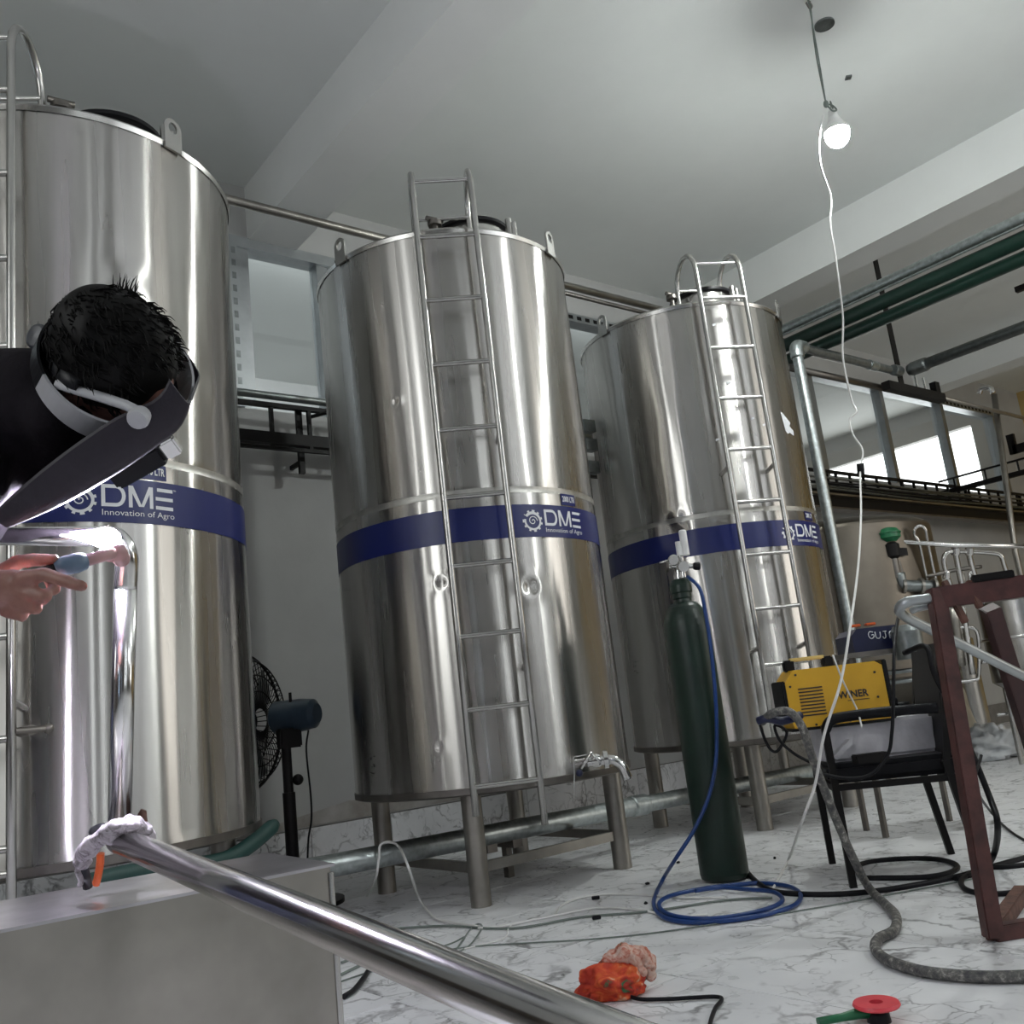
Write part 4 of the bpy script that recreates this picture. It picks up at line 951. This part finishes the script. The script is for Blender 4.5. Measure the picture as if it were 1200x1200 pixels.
# ================================================================== STEEL BOX (foreground)
bx = thing('steel_box', 'long stainless steel box with a flat top in the left foreground', 'box', (.1, 1.8, 0))
bz = .58; c00, c10, c11, c01 = Vector((-.60,1.700,0)), Vector((.800,1.612,0)), Vector((.825,1.96,0)), Vector((-.575,2.09,0))
def pris(cs, z0, z1): return MB().hexa([c+UP*z0 for c in cs]+[c+UP*z1 for c in cs])
obj('body', pris([c00,c10,c11,c01], 0, bz-.005), M['dull'], bx)
def ext(c, k=.008): m = (c00+c10+c11+c01)/4; return c+(c-m).normalized()*k
obj('top_sheet', pris([ext(c) for c in (c00,c10,c11,c01)], bz-.005, bz), steel('sheet_steel', (.55,.53,.56), .30, .25, 7), bx)
obj('corner_fold', MB().cyl(c10+Vector((0,0,.01)), c10+UP*(bz-.014), .006, 8), M['steel'], bx)

# ================================================================== WORKPIECE PIPES
pr_ = .019
wp = thing('pipe_assembly', 'welded stainless pipe with an elbow held over the steel box', 'pipe', (.475,1.75,.7))
A0, A1 = D(-260,626,2.0), D(128,629,1.605)
obj('horizontal_pipe', MB().tube([A0, D(0,628,1.74), A1], pr_*.93, 24), M['bright'], wp)
E1, E2 = D(148,652,1.60), D(147,690,1.60)
Vb = D(140,968,1.60)
dn_ = (Vb-E2).normalized()
el = smooth([D(126,629,1.607), D(138,633,1.602), E1, E2], 8)
obj('elbow', MB().tube(el, pr_, 24), M['bright'], wp)
obj('vertical_pipe', MB().tube([E2, Vb], pr_, 24), M['bright'], wp)
obj('weld_bead', MB().lathe(D(127,629,1.607), CR, [(-.003,pr_),(-.001,pr_+.002),(.001,pr_+.002),(.003,pr_)], 24), M['dull'], wp)
B0, B1 = D(140,985,1.52), D(655,1197,.66)
dd = (B1-B0).normalized()
obj('slanting_pipe', MB().tube([B0, B0.lerp(B1,.5), B1, B1+dd*.35], .0205, 28), M['bright'], wp)
obj('lower_elbow', MB().tube(smooth([Vb-dn_*.01, Vb+dn_*.012, B0-dd*.005, B0+dd*.03], 5), .020, 20), M['darksteel'], wp)
# bandage wrapped round the joint
wr = MB(); path = smooth([D(96,1012,1.54), D(100,1000,1.53), D(115,985,1.50), D(135,973,1.48), D(155,968,1.48), D(168,975,1.50), D(174,990,1.53)], 6)
wr.tube(path, [.0135+.003*sin(i*1.3)*sin(i*.5) for i in range(len(path))], 22)
wr.tube([q_+CU*.004-CF*.006 for q_ in path[4:-5]], .011, 18)
_o = []
for v_ in wr.v:
    q_ = Vector(v_); k_ = noise.noise(q_*70)*.006+abs(noise.noise(q_*160))*.004; _o.append(tuple(q_+CU*k_-CF*k_*.6))
wr.v = _o
rag = tag(obj('bandage', wr, M['wrap']), 'crumpled grey bandage wrapped over the lower pipe joint', 'cloth strip')
obj('loose_end', MB().tube(smooth([D(96,1010,1.54), D(91,1020,1.53), D(95,1032,1.53), D(93,1038,1.53)], 5), .0045, 6), M['wrap'], rag)
cl_t = thing('pipe_clamp', 'black clamp under the grey bandage standing on the steel box', 'clamp', tuple(D(103,1040,1.58)))
(obj('arm', MB().tube(smooth([D(108,978,1.6), D(118,973,1.6), D(128,975,1.6)], 4), [.010,.012,.012,.012,.012,.012,.012,.011,.009], 10), M['plasticblack'], cl_t))
obj('foot', MB().tube([D(97,1012,1.57), D(103,1040,1.58)], .008, 8), M['plasticblack'], cl_t)
p = D(112,1037,1.6); p.z = max(p.z, bz+.006)
tag(obj('orange_cable', MB().tube(smooth([D(118,1000,1.6), D(117,1015,1.6), D(114,1030,1.6), p], 5), .0065, 10), M['orange']), 'short orange cable dropping from the bandaged joint', 'cable')
tag(obj('burnt_wood', lump('w', tuple(D(167,964,1.62)), .009,.009,.022, M['rust'], 4, .3, 12, 8, False), M['rust']), 'small charred brown stub sticking up behind the bandage', 'stub')

# ================================================================== WELDER
def K(x, y, d): return D(x, y, d)
HC = K(136, 428, 1.45)                                    # centre of the head
c_ = (CR*.60+CU*.35-CF*.72).normalized()                  # towards the crown
n_ = (CR*.60-CU*.75+CF*.20); n_ = (n_-c_*n_.dot(c_)).normalized()     # where the face looks
s_ = c_.cross(n_)                                          # side
if s_.dot(-CF) < 0: s_ = -s_
neck = K(45, 470, 1.56); sh_c = K(-60, 560, 1.60)
torso = []
shR, shL = K(-55, 560, 1.42), K(-85, 520, 1.74)
chest = K(-150, 640, 1.62); belly = K(-260, 760, 1.68); pelv = K(-330, 860, 1.72)
def chain(mb, pts, rs, n=14):
    # capsule chain
    for i in range(len(pts)-1):
        a, b = Vector(pts[i]), Vector(pts[i+1]); L_ = (b-a).length; k = max(2, int(L_/min(rs[i], rs[i+1])*1.6))
        for j in range(k+1): mb.sph(a.lerp(b, j/k), rs[i]+(rs[i+1]-rs[i])*j/k, n, 8)
def capsule(mb, pts, rs, n=16):
    pts = [Vector(p) for p in pts]; mb.tube(pts, rs, n)
    for p, r_ in zip(pts, rs): mb.sph(p, r_*.995, n, 10)
hipN, hipF = pelv+Vector((0,-.09,0))*1 - CF*.06, pelv+CF*.10
kneeN = Vector((pelv.x-.02, pelv.y-.14, .46)); ankN = Vector((pelv.x-.10, pelv.y-.10, .09))
kneeF = Vector((pelv.x+.03, pelv.y+.13, .47)); ankF = Vector((pelv.x-.02, pelv.y+.16, .09))
elbR = K(-190, 735, 1.34); wrR = K(-45, 697, 1.375)
elbL = K(-260, 690, 1.85); wrL = K(-150, 640, 1.84)
body = MB()
capsule(body, [pelv, belly, chest, sh_c], [.145,.135,.155,.11], 20)
capsule(body, [shR, sh_c, shL], [.062,.09,.062]); capsule(body, [sh_c, neck, HC-c_*.06-n_*.03], [.075,.058,.055])
capsule(body, [shR, elbR, wrR], [.058,.042,.027]); capsule(body, [shL, elbL, wrL], [.058,.042,.027])
for h_, k_, a_ in ((hipN,kneeN,ankN),(hipF,kneeF,ankF)):
    capsule(body, [h_, k_, a_], [.085,.058,.040]); ft_ = a_+Vector((.10,-.02,-.045)); capsule(body, [a_+Vector((0,0,-.04)), ft_, ft_+Vector((.06,-.01,-.01))], [.038,.036,.028])
# skull and face
body.ell(HC, s_*.074, n_*.094, c_*.098, 28, 18); body.ell(HC+n_*.028-c_*.065, s_*.056, n_*.060, c_*.062, 22, 14)
body.ell(HC+n_*.098-c_*.035, s_*.013, n_*.022, c_*.026, 12, 8)             # nose
for sg in (-1, 1):
    body.ell(HC+s_*(.076*sg)-c_*.025, s_*.010, n_*.018, c_*.030, 12, 8)    # ears
    body.ell(HC+n_*.082+s_*(.030*sg)-c_*.010, s_*.013, n_*.010, c_*.009, 10, 8)
body.ell(HC+n_*.086-c_*.078, s_*.024, n_*.010, c_*.008, 12, 8)             # lips
# right hand: palm, thumb and four separate fingers curled on the torch
pm = K(12, 690, 1.385)
def fing(pts, rs): capsule(body, [K(*p) for p in pts], rs, 10)
body.ell(K(-10,690,1.385), CR*.050, CU*.030, CF*.022, 18, 12); body.ell(K(14,687,1.39), CR*.030, CU*.026, CF*.022, 16, 10)
capsule(body, [wrR, K(-10,690,1.385)], [.027,.027])
fing([(26,678,1.375),(52,673,1.36),(76,681,1.35),(96,687,1.345)], [.0125,.011,.0100,.0088])       # index
fing([(26,694,1.38),(52,699,1.365),(64,690,1.385),(58,680,1.41)], [.0130,.0115,.0100,.0090])      # middle
fing([(20,706,1.385),(42,713,1.375),(50,703,1.40),(42,694,1.42)], [.0125,.0105,.0095,.0085])      # ring
fing([(8,716,1.39),(26,722,1.385),(34,714,1.405),(28,706,1.425)], [.0110,.0095,.0085,.0075])      # little
fing([(0,672,1.42),(22,658,1.43),(44,656,1.42),(63,656,1.405)], [.0135,.0120,.0105,.0092])        # thumb
fpL = wrL+(wrL-elbL).normalized()*.05; body.ell(fpL, (wrL-elbL).normalized()*.05, CU*.02, CF*.036, 14, 10)
for k in range(4):
    b0 = fpL+(wrL-elbL).normalized()*.04+CF*(.012*(k-1.5))*1.5; capsule(body, [b0, b0+(wrL-elbL).normalized()*.035-CU*.01, b0+(wrL-elbL).normalized()*.045-CU*.035], [.0095,.009,.008], 8)
capsule(body, [fpL-CF*.03, fpL-CF*.05+CR*.03, fpL-CF*.045+CR*.055-CU*.01], [.011,.010,.009], 8)
def remesh(mb, name, vox, it=3):
    me = mesh_of(mb, name); o = bpy.data.objects.new('tmp', me); COL.objects.link(o)
    m = o.modifiers.new('r', 'REMESH'); m.mode = 'VOXEL'; m.voxel_size = vox; m.use_smooth_shade = True
    s2 = o.modifiers.new('s', 'SMOOTH'); s2.factor = .5; s2.iterations = it
    bpy.context.view_layer.update()
    out = bpy.data.meshes.new_from_object(o.evaluated_get(bpy.context.evaluated_depsgraph_get()))
    bpy.data.objects.remove(o); bpy.data.meshes.remove(me)
    out.polygons.foreach_set('use_smooth', [True]*len(out.polygons)); out.name = name; return out
man = thing('person', 'person in a black shirt and welding mask bending over to weld a pipe', 'person', (pelv.x, pelv.y, 0))
obj('body', remesh(body, 'body', .0042, 3), M['skin'], man)
# shirt and trousers
sh = MB()
capsule(sh, [pelv+(belly-pelv)*.15, belly, chest, sh_c], [.158,.150,.172,.125], 24)
capsule(sh, [shR, sh_c, shL], [.078,.112,.078]); capsule(sh, [sh_c, sh_c.lerp(neck,.72)], [.10,.078])
capsule(sh, [shR, shR.lerp(elbR,.82)], [.075,.058]); capsule(sh, [shL, shL.lerp(elbL,.82)], [.075,.058])
sh.ell(K(-10,500,1.52), CR*.105, CU*.115, CF*.11, 20, 12)
capsule(sh, [K(-10,480,1.52), K(45,470,1.50), K(70,485,1.47)], [.10,.085,.060], 20)
sh.ell(K(75,520,1.52), CR*.075, CU*.045, CF*.06, 20, 12)  # with the collar above, black filling for deep shade on neck and face
obj('shirt', remesh(sh, 'shirt', .009, 4), M['shirt'], man)
tr = MB()
capsule(tr, [pelv+(belly-pelv)*.35, pelv], [.155,.16], 20)
for h_, k_, a_ in ((hipN,kneeN,ankN),(hipF,kneeF,ankF)): capsule(tr, [h_, k_, a_+Vector((0,0,.03))], [.10,.075,.062])
obj('trousers', remesh(tr, 'trousers', .011, 4), plain('dark_denim', (.02,.025,.05), .85), man)
for a_ in (ankN, ankF):
    s3 = MB(); capsule(s3, [a_+Vector((-.03,0,-.045)), a_+Vector((.10,-.02,-.05)), a_+Vector((.17,-.03,-.055))], [.045,.042,.034], 14); obj('shoe', remesh(s3, 'shoe', .009, 2), M['plasticblack'], man)
# hair
hr = MB(); hr.ell(HC+c_*.022-n_*.014, s_*.084, n_*.100, c_*.096, 60, 40)
hr.ell(HC-n_*.055-c_*.03, s_*.074, n_*.055, c_*.075, 20, 14)
rnd = random.Random(5)
hm = MB()
base_pts = hr.v[:]
for i in range(len(hr.v)):
    p = Vector(hr.v[i]); k = 1+.05*noise.noise((p-HC)*28); hr.v[i] = tuple(HC+(p-HC)*k)
for i in range(1500):
    u = Vector((rnd.gauss(0,1), rnd.gauss(0,1), rnd.gauss(0,1))).normalized()
    dirn = s_*u.x+n_*u.y+c_*u.z
    if dirn.dot(c_) < -.25 or (dirn.dot(n_) > .72): continue
    p = HC+c_*.022-n_*.014+s_*(u.x*.086)+n_*(u.y*.102)+c_*(u.z*.096)
    flow = (n_*.5+s_*rnd.uniform(-.5,.5)+dirn*rnd.uniform(.0,.3)).normalized(); l_ = rnd.uniform(.014,.026)
    hr.tube([p, p+flow*l_*.5+dirn*.002, p+flow*l_-dirn*.004], [.0018,.0012,.0003], 3, cap=False)
tp = K(146, 344, 1.44)
for i in range(34):
    b0 = tp+CR*rnd.uniform(-.012,.014)-CU*rnd.uniform(.0,.03)+CF*rnd.uniform(-.02,.02); g = CU*rnd.uniform(.015,.04)+CR*rnd.uniform(-.008,.014)-CR*.004
    hr.tube([b0, b0+g*.6, b0+g+CR*.003], [.0018,.0012,.0003], 3, cap=False)
obj('hair', hr, M['hair'], man)
# welding mask worn on the head
cm = K(238, 500, 1.40)-K(14, 626, 1.40); ml_ = cm.length; cm = cm.normalized()   # along the shell, chin to brow
tm = -CF - cm*(-CF).dot(cm); tm = (tm-CU*.55).normalized(); tm = (tm-cm*tm.dot(cm)).normalized()
nm = tm.cross(cm); 
if nm.dot(-CU) < 0: nm = -nm
msk = thing('welding_mask', 'charcoal welding mask with pale headband worn by the person', 'mask', tuple(HC))
# the shell: U-shaped section swept along cm
org = K(14, 626, 1.40)-tm*.10                                  # centre line of front plate at the chin
secs = []
NS, NU = 26, 20
def wshell(v):   # 0..1 -> half width, depth of side wall
    hw = .085+.035*sin(pi*min(1, v*.62+.22)); dep = .004+.045*math.pow(sin(pi*min(.995, max(.02, v*.78+.02))), .8)
    if v > .72: dep = dep*(1-.25*(v-.72)/.28)
    return hw, dep
for th_ in (0, .0035):
    vs = []
    for i in range(NS+1):
        v = i/NS; hw, dep = wshell(v); cen = org+cm*(ml_*v)+nm*(-.018*(1-sin(pi*min(1, .2+v*.75))))
        curl = .020*max(0, (v-.86)/.14)**2
        for j in range(NU+1):
            q = -1+2*j/NU; a = abs(q)
            if a < .6: x_ = q/.6*(hw-.02); y_ = 0
            elif a < .8: t_ = (a-.6)/.2*pi/2; x_ = math.copysign(hw-.02+.02*sin(t_), q); y_ = .02*(1-cos(t_))
            else: x_ = math.copysign(hw, q); y_ = .02+(a-.8)/.2*dep
            vs.append(cen+tm*(x_*(1-th_*8))-nm*(y_+th_+curl))
    if th_ == 0: V0 = vs
    else: V1 = vs
W_ = NU+1; fs = [(i*W_+j, i*W_+j+1, (i+1)*W_+j+1, (i+1)*W_+j) for i in range(NS) for j in range(NU)]
mb = MB().add(V0, fs, True); mb.add(V1, [tuple(reversed(f_)) for f_ in fs], True)
rim = [(i*W_) for i in range(NS+1)]+[(NS*W_+j) for j in range(1, W_)]+[(i*W_+NU) for i in range(NS-1,-1,-1)]+[j for j in range(NU-1,0,-1)]
nn = len(V0); mb.add(V0+V1, [(rim[k], rim[(k+1)%len(rim)], nn+rim[(k+1)%len(rim)], nn+rim[k]) for k in range(len(rim))])
shell_o = obj('shell', mb, M['mask'], msk)
lc = org+cm*(ml_*.60)+nm*.016
obj('lens_box', MB().obox(lc, cm, tm, nm, .045, .058, .016, .005), M['plasticblack'], msk)
obj('lens', MB().obox(lc+nm*.016, cm, tm, nm, .036, .048, .002), steel('dark_lens', (.02,.03,.05), .05), msk)
obj('clip', MB().obox(org+cm*(ml_*.80)+nm*.010+tm*.07, cm, tm, nm, .012, .010, .014, .003), M['bright'], msk)
# headband ring, crown strap, rear knob and pivot
hb = MB(); NR = 64; ring0 = []
for k in range(NR):
    a = 2*pi*k/NR; d_ = n_*(cos(a)*.112+.002)+s_*(sin(a)*.106); ring0.append((d_, a))
vs = []
for d_, a in ring0:
    sag = -.010+.012*cos(a); dn2 = d_.normalized()
    for (ro, hh) in ((0,-.021),(0,.021),(.004,.021),(.004,-.021)): vs.append(HC-c_*.008+d_+dn2*ro+c_*(hh*(1.25+.35*cos(a))+sag))
hb.add(vs, [(k*4+m_, ((k+1)%NR)*4+m_, ((k+1)%NR)*4+(m_+1)%4, k*4+(m_+1)%4) for k in range(NR) for m_ in range(4)])
hb.f = hb.f[:]; FRf, FRb = MB(), MB()
for k in range(NR):
    a = 2*pi*(k+.5)/NR; (FRf if cos(a) > -.35 else FRb).add([hb.v[(k*4+m_)] for m_ in range(4)]+[hb.v[((k+1)%NR)*4+m_] for m_ in range(4)], [(m_, 4+m_, 4+(m_+1)%4, (m_+1)%4) for m_ in range(4)])
hbo = obj('headband', FRf, M['white_plastic'], msk)
obj('rear_band', FRb, M['plasticblack'], msk)
pv = K(163, 489, 1.335)
obj('pivot', MB().lathe(pv, (-CF*.8-CU*.5), [(-.01,.014),(.004,.016),(.010,.014),(.012,.0)], 20, False), M['white_plastic'], msk)
obj('side_arm', MB().tube(smooth([pv+CF*.01, pv+CF*.03-CR*.03+CU*.02, HC+s_*.095-n_*.02], 4), .008, 8), M['white_plastic'], msk)
kb = K(47, 396, 1.44)
obj('knob', MB().lathe(kb, (-CF*.85-CR*.35+CU*.15), [(-.02,.020),(-.005,.022),(.008,.020),(.010,.016),(.012,0)], 24, False), M['knob'], msk)
obj('strap', MB().tube(smooth([kb+CF*.01, K(62,425,1.42), K(84,445,1.385), K(96,452,1.375)], 5), [.012,.013,.014,.015,.016,.017,.017,.017,.017,.017,.017,.016,.015,.014,.013,.012], 8), M['plasticblack'], msk)
# torch
tc = thing('welding_torch', 'slate grey welding torch with pinkish nozzle held in the hand', 'torch', tuple(K(85,662,1.40)))
t0, t1_, t2_ = K(40,672,1.405), K(76,663,1.41), K(98,659,1.43)
obj('collar', MB().tube([K(66,666,1.405), K(74,663,1.408), K(90,660,1.42), K(99,658,1.43)], [.010,.0145,.0155,.013], 18), M['torch'], tc)
obj('nozzle', MB().tube([K(97,658,1.43), K(118,652,1.46), K(130,648,1.49)], [.0095,.0095,.0105], 18).tube([K(128,650,1.50), K(138,648,1.52), K(143,656,1.545)], [.012,.0155,.013], 18), M['tungcap'], tc)
obj('grip', MB().tube(smooth([K(66,666,1.405), K(40,676,1.405), K(5,692,1.41), K(-40,712,1.42)], 4), .0095, 12), M['rubber'], tc)
tag(obj('torch_cable', MB().tube(smooth([K(-38,711,1.42), K(-110,760,1.45), K(-200,900,1.5), K(-260,1100,1.4), K(-300,1300,1.4)], 6), .009, 10), M['rubber']), 'black cable trailing from the welding torch', 'cable')
arc = thing('welding_arc', 'blinding white welding arc at the pipe elbow', 'arc', tuple(K(125,626,1.575)))
obj('glow', MB().lathe(K(140,631,1.572), K(60,627,1.585)-K(140,631,1.572), [(0,.001),(.004,.010),(.014,.0165),(.028,.0175),(.044,.013),(.062,.008),(.085,.0035),(.105,.0005)], 20, False), M['arc'], arc)

# ================================================================== FLOOR CABLES, HOSES, SMALL THINGS
def cord(name, pts, r, mat, lab, n=8, cat='cable', sub_=6, group=None):
    return tag(obj(name, MB().tube(smooth(pts, sub_), r, n), M[mat]), lab, cat, group)
g = lambda x, y, z=.008: G(x, y, z)
dc = (f1-CC).dot(CF)
cord('crusted_hose', [D(893,846,dc-.05), D(905,836,dc-.1), D(925,834,dc-.12), D(940,852,dc-.14), D(951,885,dc-.16), D(966,925,dc-.18), D(984,970,dc-.2), D(1001,1008,dc-.2), G(1018,1040,.03), g(1036,1058,.016), g(1050,1073,.016), g(1048,1090,.016), g(1030,1100,.016), g(1026,1112,.016), g(1040,1125,.016), g(1075,1137,.016), g(1120,1143,.016), g(1165,1145,.016), g(1230,1143,.016)], .0155, 'crust', 'thick grey crusted hose curling from the chair across the floor to the right', 12, 'hose')
cord('cable_bundle', [D(888,845,dc-.06), D(900,842,dc-.08), D(915,845,dc-.08), D(928,842,dc-.08), D(938,838,dc-.06)], .016, 'bluebox', 'dark blue cable bundle hanging beside the yellow machine', 8, 'cable')
cord('looped_cable', [D(890,848,dc-.02), D(897,868,dc-.02), D(905,880,dc-.02), D(913,878,dc-.02), D(922,858,dc-.02), D(908,850,dc-.02), D(914,868,dc-.03), D(932,884,dc-.04), D(955,896,dc-.05)], .006, 'rubber', 'thin black cable loop under the dark blue bundle')
cord('black_cable', [g(858,1006), g(872,1018), g(885,1032), g(905,1044), g(940,1048), g(985,1048), g(1030,1044), g(1075,1037), g(1115,1029), g(1135,1024), g(1165,1015), g(1210,1003)], .011, 'rubber', 'thick black cable crossing the floor from the cylinder under the chair')
cord('black_cable', [g(1005,1018), g(1010,1028), g(1040,1029), g(1085,1028), g(1112,1023), g(1122,1015), g(1105,1008), g(1075,1006), g(1035,1008), g(1008,1013), g(1003,1020,.02)], .011, 'rubber', 'black cable loop lying on the floor beneath the chair')
cord('black_cable', [g(1215,1012), g(1180,1016), g(1150,1018), g(1128,1030), g(1130,1041), g(1150,1047), g(1180,1047), g(1215,1041)], .010, 'rubber', 'black cable loop on the floor behind the red leg')
cord('black_cable', [D(1060,765,3.9), D(1085,758,3.75), D(1095,790,3.7), D(1118,835,3.7), D(1142,890,3.65), D(1160,935,3.6), D(1169,965,3.5), g(1165,1000,.05), g(1148,1022), g(1120,1030)], .012, 'rubber', 'black cable hanging from the chair back down behind the red leg')
cord('black_cable', [D(1150,885,3.6), D(1143,920,3.6), g(1160,950,.05), g(1185,975), g(1225,997)], .006, 'rubber', 'thin black cable running to the right edge behind the red leg')
cord('machine_lead', [D(1062,700,4.0), D(1053,722,3.9), D(1048,760,3.62), D(1047,820,3.5), D(1045,860,3.5), D(1040,885,3.5), D(1020,908,3.5), D(990,912,3.5), D(955,905,3.5)], .007, 'rubber', 'thin black lead looping over the chair arm and seat edge')
tag(obj('black_clip_tray', MB().obox(D(1020,888,dc+.02), vr, vf, UP, .065, .03, .018, .004), M['black']), 'small black tray tucked on the front edge of the chair seat', 'tray')
cord('white_tape', [Qm(973,768)-vf*.03, Qm(985,800)-vf*.035, Qm(1000,830)-vf*.035, D(1010,852,dc-.0)], .004, 'whitewire', 'white tape tied diagonally over the yellow machine', 6, 'tape', 3)
cord('white_wire', [g(430,1050,.01), D(440,1030,4.2), PY(444,1005,3.93), PY(446,990,3.94), PY(458,987,3.94), PY(468,993,3.93), PY(478,1015,3.6), g(490,1050,.05), g(502,1068), g(515,1078), g(560,1086)], .006, 'whitewire', 'white wire looped over the galvanised pipe beside the middle tank leg', 6)
wires = [([(395,1100),(450,1090),(520,1085),(600,1088),(680,1075),(760,1068),(850,1055),(905,1052)], 'greywire', .005, 'dark thin wire running from the box past the middle tank to the blue coil'),
 ([(400,1150),(430,1140),(500,1120),(545,1110),(620,1105),(700,1100),(790,1090),(950,1065),(1060,1045),(1140,1030)], 'greywire', .003, 'faint grey wire nearest the orange cloth crossing the floor'),
 ([(650,1072),(660,1060),(690,1050),(740,1048),(800,1052),(850,1052)], 'whitewire', .005, 'white wire arching left of the blue coil'),
 ([(560,1088),(590,1085),(640,1075),(700,1064),(745,1066),(790,1073),(830,1072)], 'whitewire', .005, 'white wire running from the front tank leg into the blue coil'),
 ([(500,1115),(530,1105),(545,1098),(535,1112),(555,1085),(565,1086),(550,1108),(525,1120)], 'greywire', .003, 'tangled grey wire on the floor beyond the slanting pipe'),
 ([(520,1118),(560,1108),(590,1100),(596,1088),(600,1083)], 'whitewire', .003, 'short white wire end bending towards the front tank leg'),
 ([(400,1128),(430,1118),(450,1112),(470,1116),(430,1128),(400,1142)], 'greywire', .005, 'greenish wires bunched beside the steel box corner')]
for pts, mt, r_, lb in wires: cord('thin_wire', [g(x, y, r_+.001) for x, y in pts], r_, mt, lb, 6)
cord('power_lead', [g(403,1168,.01), g(415,1160,.01), g(425,1148,.01), g(432,1137,.01)], .009, 'rubber', 'short black cord end poking out beside the steel box', 8, 'cord')
cord('power_lead', [g(728,1160), g(745,1170), g(775,1171), g(815,1169), g(838,1168), g(846,1171), g(838,1182), g(832,1200), g(828,1225)], .0055, 'rubber', 'black cord emerging from the orange cloth and bending towards the camera', 8, 'cord')
cord('power_lead', [g(700,1190), g(708,1183), g(718,1186), g(722,1195), g(715,1205)], .0055, 'rubber', 'small black cord loop beside the slanting pipe', 8, 'cord')
for i, (x, y) in enumerate(((698,1052),(699,1075))):
    tag(obj('cable_clip', MB().obox(g(x,y,.010), vr, vf, UP, .017, .007, .007, .002), M['plasticblack']), ['small black plug on the white wire nearer the middle tank', 'small black plug on the white wire nearer the orange cloth'][i], 'plug')
for i, (x, y, s) in enumerate(((795,1012,.010),(759,1037,.011),(757,1060,.009),(860,1008,.008),(908,1007,.008))):
    tag(obj('debris', lump('d', (G(x,y).x, G(x,y).y, .005), s, s*.8, .007, M['rubber'], i, .5, 8, 6), M['rubber']), 'tiny black scrap on the marble floor around the gas cylinder', 'scrap', 'tiny black scraps on the floor')
# orange cloth bundle and glove on it
p = G(722,1165); 
cl = lump('c', (p.x, p.y, .036), .108, .078, .052, M['cloth'], 12, .40, 90, 56, True, 1.5)
tag(obj('orange_cloth', cl, M['cloth']), 'crumpled orange cloth with green leaf print on the floor', 'cloth')
pc = D(733, 1125, (p-CC).dot(CF)+.02)
gl = MB()
capsule(gl, [pc-vr*.045+UP*.004, pc+UP*.018, pc+vr*.045+UP*.008], [.022,.028,.024], 16); capsule(gl, [pc+vr*.045+UP*.01, pc+vr*.07-UP*.015, pc+vr*.065-UP*.045], [.022,.020,.015], 12); capsule(gl, [pc+vr*.02+UP*.01-vf*.02, pc+vr*.04-UP*.03-vf*.025], [.016,.012], 12); capsule(gl, [pc-vr*.05+UP*.002, pc-vr*.052-UP*.025], [.018,.013], 12)
gm_ = remesh(gl, 'rolled_cloth', .0035, 2)
for v_ in gm_.vertices:
    q_ = v_.co.copy(); v_.co = q_+v_.normal*(noise.noise(q_*38)*.009+abs(noise.noise(q_*75))*.005)
def rolled():
    m, nt, b = newmat('pale_patterned_cloth'); v = coords(nt); f = noise_(nt, v, 32, 4, .6, 1.2)
    L(nt, ramp(nt, f, [(.32, (.05,.09,.04)), (.38, (.42,.10,.06)), (.50, (.58,.34,.27)), (.66, (.68,.52,.44))]), b.inputs['Base Color']); b.inputs['Roughness'].default_value = .9
    bump(nt, b, noise_(nt, v, 70), .4, .004); return m
tag(obj('rolled_cloth', gm_, rolled()), 'pale pinkish rolled cloth lying on top of the orange cloth', 'cloth')
# red ring and green handled brush bottom right
p = G(1027,1196); bt = thing('wire_brush_tool', 'red rubber ring tool with green handle at the bottom edge', 'tool', tuple(p))
rc = D(1027, 1177, (p-CC).dot(CF)); rn = UP
ringm = MB(); NRR = 40; vs = []
for k in range(NRR):
    a = 2*pi*k/NRR
    for (r_, h_) in ((.016,-.004),(.052,-.004),(.055,0),(.052,.006),(.016,.006)): vs.append(rc+Vector((r_*cos(a), r_*sin(a), h_)))
ringm.add(vs, [(k*5+m_, ((k+1)%NRR)*5+m_, ((k+1)%NRR)*5+(m_+1)%5, k*5+(m_+1)%5) for k in range(NRR) for m_ in range(5)])
obj('ring', ringm, M['pinkring'], bt)
obj('spindle', MB().lathe(Vector((rc.x,rc.y,0)), (0,0,1), [(.0,.028),(.02,.026),(rc.z-.004,.018)], 16), M['plasticblack'], bt)
hs = Vector((rc.x, rc.y, .022)); 
obj('handle', MB().tube([hs-vr*.01, hs-vr*.05, hs-vr*.09-vf*.01, hs-vr*.15-vf*.02], [.012,.012,.009,.009], 12), M['green'], bt)
print('objects', len(bpy.data.objects), 'tiles', nt_)
